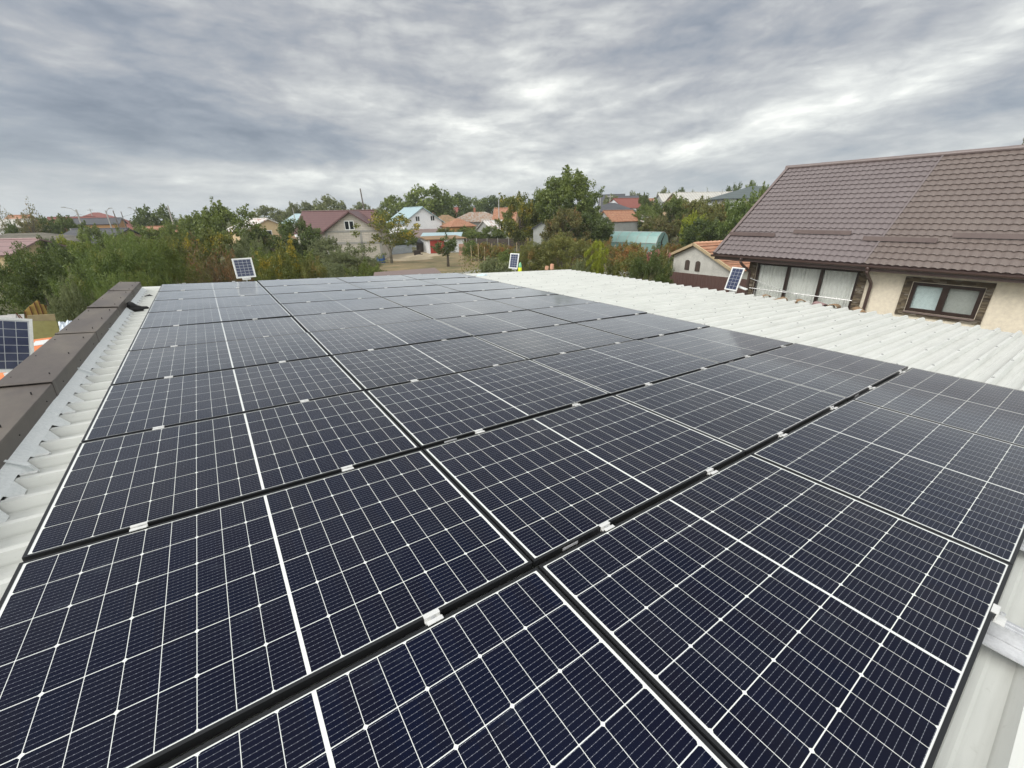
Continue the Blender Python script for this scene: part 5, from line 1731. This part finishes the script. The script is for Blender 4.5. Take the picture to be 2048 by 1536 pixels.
def tree(name, label, px, top, dist, wpx, var, leafk, cat='tree', base=None, bark='bark', group='trees and shrubs round the village', sx=1.0):
    """px: middle; top: picture row of the tip; wpx: spread in picture columns; dist metres"""
    k = used.get(var, 0)
    used[var] = k + 1
    cm_, tm_, w0, h0 = VAR[var][k % len(VAR[var])]
    p = ground_at(px, dist)
    ztop = at_d(px, top, dist).z
    depth = (p - CAM).dot(fw)
    d1, d2 = ray(px - wpx / 2, 430), ray(px + wpx / 2, 430)
    width = (d2 - d1).length * depth
    # sideways stretch of the wide lens
    c_ = ray(px, 430)
    c_ = Vector((c_.x, c_.y, 0)).normalized()
    e_ = d2 - d1
    width = (e_ - c_ * e_.dot(c_)).length * depth
    t = thing(name, label, cat, p, rng.uniform(0, 6.28), group)
    t.scale = (width / w0 * sx, width / w0 * sx, (ztop - GZ) / h0)
    tr = link('trunk', tm_, t)
    cr_ = link('crown', cm_, t)
    for o_, m_ in ((tr, M[bark]), (cr_, L[leafk])):
        o_.material_slots[0].link = 'OBJECT'
        o_.material_slots[0].material = m_
    return t


# beyond the parapet, left
tree('tree', 'broad dark green tree at the left edge above the grey sheets', 20, 494, 27, 220, 'near', 'dark')
tree('tree', 'dark tree just right of the one at the left edge', 100, 494, 30, 180, 'near', 'dark')
tree('tree', 'dark leafy tree in front of the mauve roofed house wall', 35, 500, 34, 150, 'near', 'mid')
tree('tree', 'tangled green tree below the solar roof house gable', 150, 486, 36, 110, 'round', 'mid')
tree('acacia_tree', 'large fresh green feathery acacia beyond the brown coping', 195, 476, 21, 240, 'feather', 'fresh')
tree('acacia_tree', 'smaller feathery acacia leaning towards the reddish tree', 290, 484, 23, 140, 'feather', 'mid')
tree('shrub', 'light green low shrub behind the slatted yellow board', 75, 565, 19, 110, 'near', 'greyg', 'shrub')
tree('acacia_tree', 'fresh green low acacia right behind the coping joint', 160, 560, 18, 120, 'feather', 'fresh')
tree('acacia_tree', 'bushy acacia filling the gap left of the far coping end', 245, 552, 19, 120, 'feather', 'mid')
tree('dying_tree', 'rust brown dying tree with bare twigs left of the solar light', 405, 478, 25, 150, 'twiggy', 'rust')
tree('dying_tree', 'reddish withered shrub below the small solar light', 440, 510, 22, 100, 'twiggy', 'rust')
tree('dying_tree', 'dull brown twiggy shrub right of the acacias', 345, 512, 22, 90, 'twiggy', 'brownish')
tree('tree', 'yellow green tree behind the rust brown tree', 330, 474, 34, 120, 'near', 'yellowtip')
tree('tree', 'yellowing tree peeking over the rust brown crown', 410, 462, 38, 90, 'round', 'yellowtip')
tree('tree', 'bluish grey green shrubby tree above the solar light', 480, 466, 36, 90, 'near', 'greyg')
tree('tree', 'olive green wide tree right of the far edge solar light', 552, 488, 23, 130, 'near', 'yellowtip')
tree('shrub', 'olive shrub filling behind the far edge of panels', 600, 520, 22, 90, 'near', 'olive', 'shrub')
tree('tree', 'rounded dark green tree with a broad crown at left centre', 432, 405, 60, 135, 'round', 'mid')
tree('tree', 'leafy green tree left of the broad rounded crown', 385, 432, 62, 90, 'round', 'mid')
tree('tree', 'dark round tree behind the pale concrete pole', 309, 412, 105, 92, 'fardot', 'dark')
tree('shrub', 'green hedge shrub before the low orange roof', 300, 455, 60, 120, 'round', 'mid', 'shrub')
tree('bare_tree', 'thin half bare tree with ragged twigs at far left', 52, 396, 84, 78, 'bare', 'brownish')
tree('bare_tree', 'small dark half bare tree at the left edge', 5, 408, 90, 50, 'bare', 'brownish')
tree('tree', 'brownish green tree below the half bare tree', 58, 432, 88, 70, 'round', 'brownish')
tree('tree', 'wide dark green tree right of the thin half bare tree', 125, 432, 92, 110, 'round', 'dark')
tree('tree', 'dark tree over the weathered grey roof', 85, 438, 86, 60, 'round', 'dark')
tree('shrub', 'yellow lime shrub beside the short weathered pole', 112, 472, 66, 50, 'round', 'lime', 'shrub')
tree('shrub', 'dark shrub below the yellow lime shrub', 80, 478, 64, 70, 'round', 'dark', 'shrub')
tree('tree', 'green tree in front of the solar roof house', 250, 462, 40, 120, 'near', 'mid')
tree('tree', 'dark tree at the left edge above the mauve roof', 8, 445, 84, 40, 'round', 'dark')
tree('tree', 'pale green tree right of the solar roof house', 268, 452, 78, 60, 'round', 'mid')
tree('tree', 'fresh green shrubby tree before the long charcoal roof', 175, 452, 70, 90, 'round', 'mid')
tree('acacia_tree', 'tall loose acacia in front of the solar roof house', 222, 464, 33, 110, 'feather', 'fresh')
tree('tree', 'green tree in front of the orange low roof', 345, 446, 58, 90, 'round', 'mid')
tree('tree', 'green tree covering the wall of the patchy roofed house', 500, 452, 60, 70, 'round', 'mid')
tree('shrub', 'mid green shrub between solar light and dark green round tree', 500, 500, 29, 90, 'near', 'mid', 'shrub')
tree('shrub', 'green thicket under the dark green round tree', 575, 506, 33, 120, 'near', 'mid', 'shrub')
# centre left
tree('tree', 'green garden tree at the left corner of the block house', 640, 476, 52, 70, 'round', 'greyg')
tree('shrub', 'green thicket along the foot of the block house', 700, 512, 50, 110, 'near', 'greyg', 'shrub')
tree('tree', 'green tree before the left gable of the white house', 800, 458, 76, 60, 'round', 'mid')
tree('tree', 'leafy tree standing before the rusty hip roof wall', 930, 452, 96, 50, 'round', 'mid')
tree('tree', 'dark green round tree left of the unfinished house', 592, 438, 58, 105, 'round', 'dark')
tree('tree', 'hazy dark tree behind the patchy white roof', 530, 412, 140, 70, 'fardot', 'far')
tree('tree', 'hazy yellowish tree left of the light blue roof', 568, 418, 150, 50, 'fardot', 'far')
tree('poplar_tree', 'thin upright poplar near the thin white pole', 590, 406, 145, 36, 'upright', 'far')
tree('poplar_tree', 'loose poplar clump behind the light blue roof', 622, 405, 150, 48, 'upright', 'far')
tree('tree', 'rounded hazy tree behind the brown roof ridge', 668, 393, 135, 72, 'fardot', 'far')
tree('tree', 'small ragged tree right of the tall dark pole', 722, 405, 140, 46, 'fardot', 'far')
tree('tree', 'low far tree right beside the tall dark pole', 752, 415, 170, 40, 'fardot', 'far')
tree('fruit_tree', 'sparse fruit tree with yellow tips before the white house', 772, 420, 60, 122, 'sparse', 'yellowtip', bark='bark_pale')
tree('fruit_tree', 'small dark fruit tree on the dry lawn', 889, 468, 53.5, 50, 'small', 'dark')
tree('fruit_tree', 'grey green plum tree before the block wall', 700, 487, 46, 110, 'sparse', 'greyg')
tree('fruit_tree', 'leafy plum tree in front of the unfinished house corner', 665, 498, 45, 70, 'near', 'greyg')
tree('shrub', 'green shrub at the far panel edge below the plum trees', 650, 525, 31, 110, 'near', 'greyg', 'shrub')
tree('shrub', 'wide shrub by the dry lawn at the far panel edge', 722, 522, 30, 90, 'near', 'mid', 'shrub')
tree('tree', 'tall leafy tree right of the thin lamp pole', 850, 371, 118, 110, 'fardot', 'mid')
tree('tree', 'lower bushy tree left of the lamp pole behind the white house', 792, 392, 122, 70, 'fardot', 'mid')
tree('tree', 'leafy tree between the white house and the rusty roof', 905, 388, 135, 70, 'fardot', 'dark')
tree('tree', 'bushy tree behind the rusty roof chimney', 950, 394, 155, 70, 'fardot', 'mid')
tree('tree', 'dense tree left of the pale concrete pole', 985, 392, 150, 60, 'fardot', 'dark')
tree('tree', 'far tree right behind the pale concrete pole', 1010, 396, 160, 40, 'fardot', 'far')
tree('shrub', 'green shrub under the ochre annex wall', 888, 455, 88, 40, 'round', 'olive', 'shrub')
tree('shrub', 'green shrub row right of the annex wall', 945, 462, 88, 60, 'round', 'mid', 'shrub')
tree('shrub', 'bushy shrub before the low rusty white shed', 985, 452, 84, 56, 'round', 'mid', 'shrub')
# centre
tree('tree', 'yellowish leafy tree left of the tallest tree', 1040, 388, 68, 80, 'round', 'yellowtip')
tree('walnut_tree', 'dark tree squeezed beside the tallest tree', 1072, 384, 72, 50, 'round', 'dark')
tree('tall_tree', 'tallest upright leafy tree in the middle distance', 1140, 340, 64, 122, 'tall', 'mid')
tree('tree', 'brownish tree low before the tallest tree', 1128, 418, 57, 90, 'round', 'brownish')
tree('tree', 'dark green tree right below the tallest tree', 1185, 425, 60, 90, 'round', 'dark')
tree('tree', 'brown green tree before the orange gable house', 1195, 440, 80, 80, 'round', 'brownish')
tree('shrub', 'wide olive shrub behind the two pink bricks', 1130, 468, 36, 130, 'near', 'olive', 'shrub')
tree('shrub', 'olive green shrub right behind the bottle', 1070, 482, 36, 90, 'near', 'olive', 'shrub')
tree('shrub', 'low greenish shrub left of the white lamp at the roof edge', 985, 515, 33, 90, 'bush', 'greyg', 'shrub')
tree('shrub', 'dark shrub in front of the vine rows', 1020, 500, 46, 70, 'bush', 'mid', 'shrub')
tree('lime_shrub', 'bright lime shrub with upright sprays behind the roof edge', 1200, 490, 27, 56, 'spray', 'lime', 'shrub', sx=1.0)
tree('shrub', 'brownish leafy shrub right of the lime shrub', 1248, 508, 28, 90, 'bush', 'olive', 'shrub')
tree('shrub', 'low shrub left of the lime shrub', 1165, 520, 27, 60, 'bush', 'greyg', 'shrub')
tree('shrub', 'dark glossy shrub beside the grey outbuilding', 1305, 497, 27, 88, 'near', 'dark', 'shrub')
tree('shrub', 'brownish green shrub in front of the greenhouse', 1272, 488, 45, 80, 'bush', 'vine', 'shrub')
t = tree('flowering_shrub', 'shrub with pink flower heads at the outbuilding gable', 1328, 495, 33, 60, 'bush', 'olive', 'shrub')
pf = []
rr_ = random.Random(9)
for k in range(11):
    pf.append((rr_.uniform(-1.2, 1.2), rr_.uniform(-1.2, 1.2), rr_.uniform(1.9, 2.5), 1.0))
fm = leaf_mesh('flower_heads', 4, pf, 40, .24, .16, aspect=.9)
fo = link('flowers', fm, t)
fo.material_slots[0].link = 'OBJECT'
fo.material_slots[0].material = L['pink']
# right
tree('tree', 'green tree between the orange gable house and the big tree', 1200, 424, 92, 60, 'round', 'mid')
tree('tree', 'mid green tree in front of the maroon roof', 1292, 410, 90, 60, 'round', 'mid')
tree('tree', 'green tree covering the striped shed', 1312, 428, 84, 66, 'round', 'olive')
tree('tree', 'green tree before the white sheet barn gable', 1362, 398, 92, 60, 'round', 'mid')
tree('tree', 'tree before the white wall under the slate green roof', 1462, 402, 70, 64, 'round', 'fresh')
tree('tree', 'green tree right behind the greenhouse', 1345, 392, 78, 80, 'round', 'mid')
tree('tree', 'dark bushy tree behind the greenhouse door', 1325, 432, 72, 70, 'round', 'brownish')
tree('tree', 'green tree before the grey sheet roof', 1400, 396, 74, 80, 'round', 'olive')
tree('tree', 'bright yellow green young tree right of the greenhouse', 1385, 424, 62, 52, 'round', 'lime')
tree('tree', 'olive tree between young bright tree and brown tile roof', 1430, 404, 64, 84, 'round', 'olive')
tree('tree', 'dark green shrubby tree behind the outbuilding ridge', 1415, 438, 58, 90, 'round', 'dark')
tree('tree', 'fresh green tree against the edge of the brown tile roof', 1490, 388, 52, 100, 'round', 'fresh')
tree('tree', 'fresh green tree top above the brown roof edge', 1525, 372, 56, 50, 'round', 'mid')
tree('tree', 'small green tree between the maroon roof and sheet barn', 1290, 388, 96, 40, 'round', 'dark')
tree('tree', 'rounded tree on the skyline over the sheet barn', 1320, 377, 175, 30, 'fardot', 'far')
tree('tree', 'small dark rounded tree on the skyline beside it', 1357, 376, 190, 26, 'fardot', 'dark')
tree('tree', 'tiny skyline tree right of the small rounded one', 1377, 382, 200, 12, 'fardot', 'far')
tree('bare_tree', 'pale half bare tree behind the grey sheet roof', 1413, 376, 150, 34, 'bare', 'greyg')
tree('tree', 'dark skyline tree left of the slate green roof', 1458, 369, 135, 40, 'fardot', 'dark')
tree('tree', 'loose skyline tree behind the slate green roof', 1492, 363, 140, 34, 'fardot', 'mid')
tree('tree', 'tall dark tree showing over the brown ridge at right', 2068, 252, 45, 110, 'round', 'dark')
tree('tree', 'small tuft of a tree just over the brown ridge', 2000, 293, 60, 60, 'round', 'brownish')
tree('tree', 'tree with hazy crown behind dark roof at centre right', 1230, 390, 170, 50, 'fardot', 'far')
tree('tree', 'low far tree right of the big leafy tree', 1268, 384, 190, 34, 'fardot', 'far')

# vines between the stakes
for k, (px, d_, top_) in enumerate(((938, 60, 480), (962, 59, 484), (988, 58, 487), (1012, 57, 490), (1228, 50, 490), (1250, 49, 482), (1278, 50, 486), (1190, 54, 478), (1215, 56, 476), (1362, 60, 488), (1345, 58, 486))):
    lab = ['green vine nearest the pink board', 'reddish vine second from the pink board', 'thinning vine third from the pink board', 'withered vine left of the white lamp', 'vine before the left end of the greenhouse',
           'tall vine before the middle of the greenhouse', 'vine before the greenhouse door', 'vine behind the left of the lime shrub', 'vine behind the right of the lime shrub', 'leafy vine right of the greenhouse', 'vine just left of the outbuilding roof'][k]
    tree('grape_vine', lab, px, top_, d_, 40, 'bush', 'vine' if k else 'fresh', 'vine', group='vines in the garden')

# far-off belt of trees on the skyline that reads as one mass
g_ = np.random.default_rng(77)
cl_ = []
for i in range(900):
    a_ = az_of(-120) + (az_of(1640) - az_of(-120)) * g_.random()
    d_ = g_.uniform(190, 420)
    h_ = g_.uniform(2.0, 5.6) * (1.0 if d_ < 300 else 1.25)
    x_, y_ = CAM.x + math.sin(a_) * d_, CAM.y + math.cos(a_) * d_
    for q_ in range(3):
        cl_.append((x_ + g_.normal(0, 1.6), y_ + g_.normal(0, 1.6), h_ * (q_ + .6) / 3, g_.uniform(.8, 1.4)))
wm = leaf_mesh('woods', 78, cl_, 22, 1.9, 1.1)
wo_ = link('woods', wm)
wo_.location = (0, 0, GZ)
wo_.material_slots[0].link = 'OBJECT'
wo_.material_slots[0].material = L['far']
tag(wo_, kind='stuff', label='far belt of trees along the skyline behind the village', cat='woods')
# rough undergrowth between the gardens
cl_ = []
for i in range(2600):
    a_ = az_of(-60) + (az_of(1560) - az_of(-60)) * g_.random()
    d_ = 22 + 150 * g_.random() ** 1.3
    px_az = a_
    x_, y_ = CAM.x + math.sin(a_) * d_, CAM.y + math.cos(a_) * d_
    lawn = az_of(735) < a_ < az_of(925) and 40 < d_ < 76
    roofz = x_ < 12.5 and y_ < 12
    ob = 12 < x_ < 45 and y_ < 16
    if lawn or roofz or ob:
        continue
    cl_.append((x_, y_, g_.uniform(.1, .7), g_.uniform(.5, 1.2)))
um = leaf_mesh('undergrowth', 79, cl_, 36, 1.2, .26)
uo = link('undergrowth', um)
uo.location = (0, 0, GZ)
uo.material_slots[0].link = 'OBJECT'
uo.material_slots[0].material = L['olive']
tag(uo, kind='stuff', label='rough weeds and low growth between the gardens', cat='undergrowth')

# ------------------------------------------------------------------ the air between here and the far trees
hm = bpy.data.materials.new('haze')
hm.use_nodes = True
N = NT(hm.node_tree)
vol = N.n('ShaderNodeVolumePrincipled', {'Color': (0.80, 0.86, 0.92, 1), 'Density': 0.0005, 'Anisotropy': 0.2})
ho = N.n('ShaderNodeOutputMaterial', out=None)
N.link(vol, ho.inputs['Volume'])
hz_ = MB().box(-1400, 1400, -1400, 1400, GZ - 1.0, 14.0).build('haze', hm)
tag(hz_, kind='stuff')
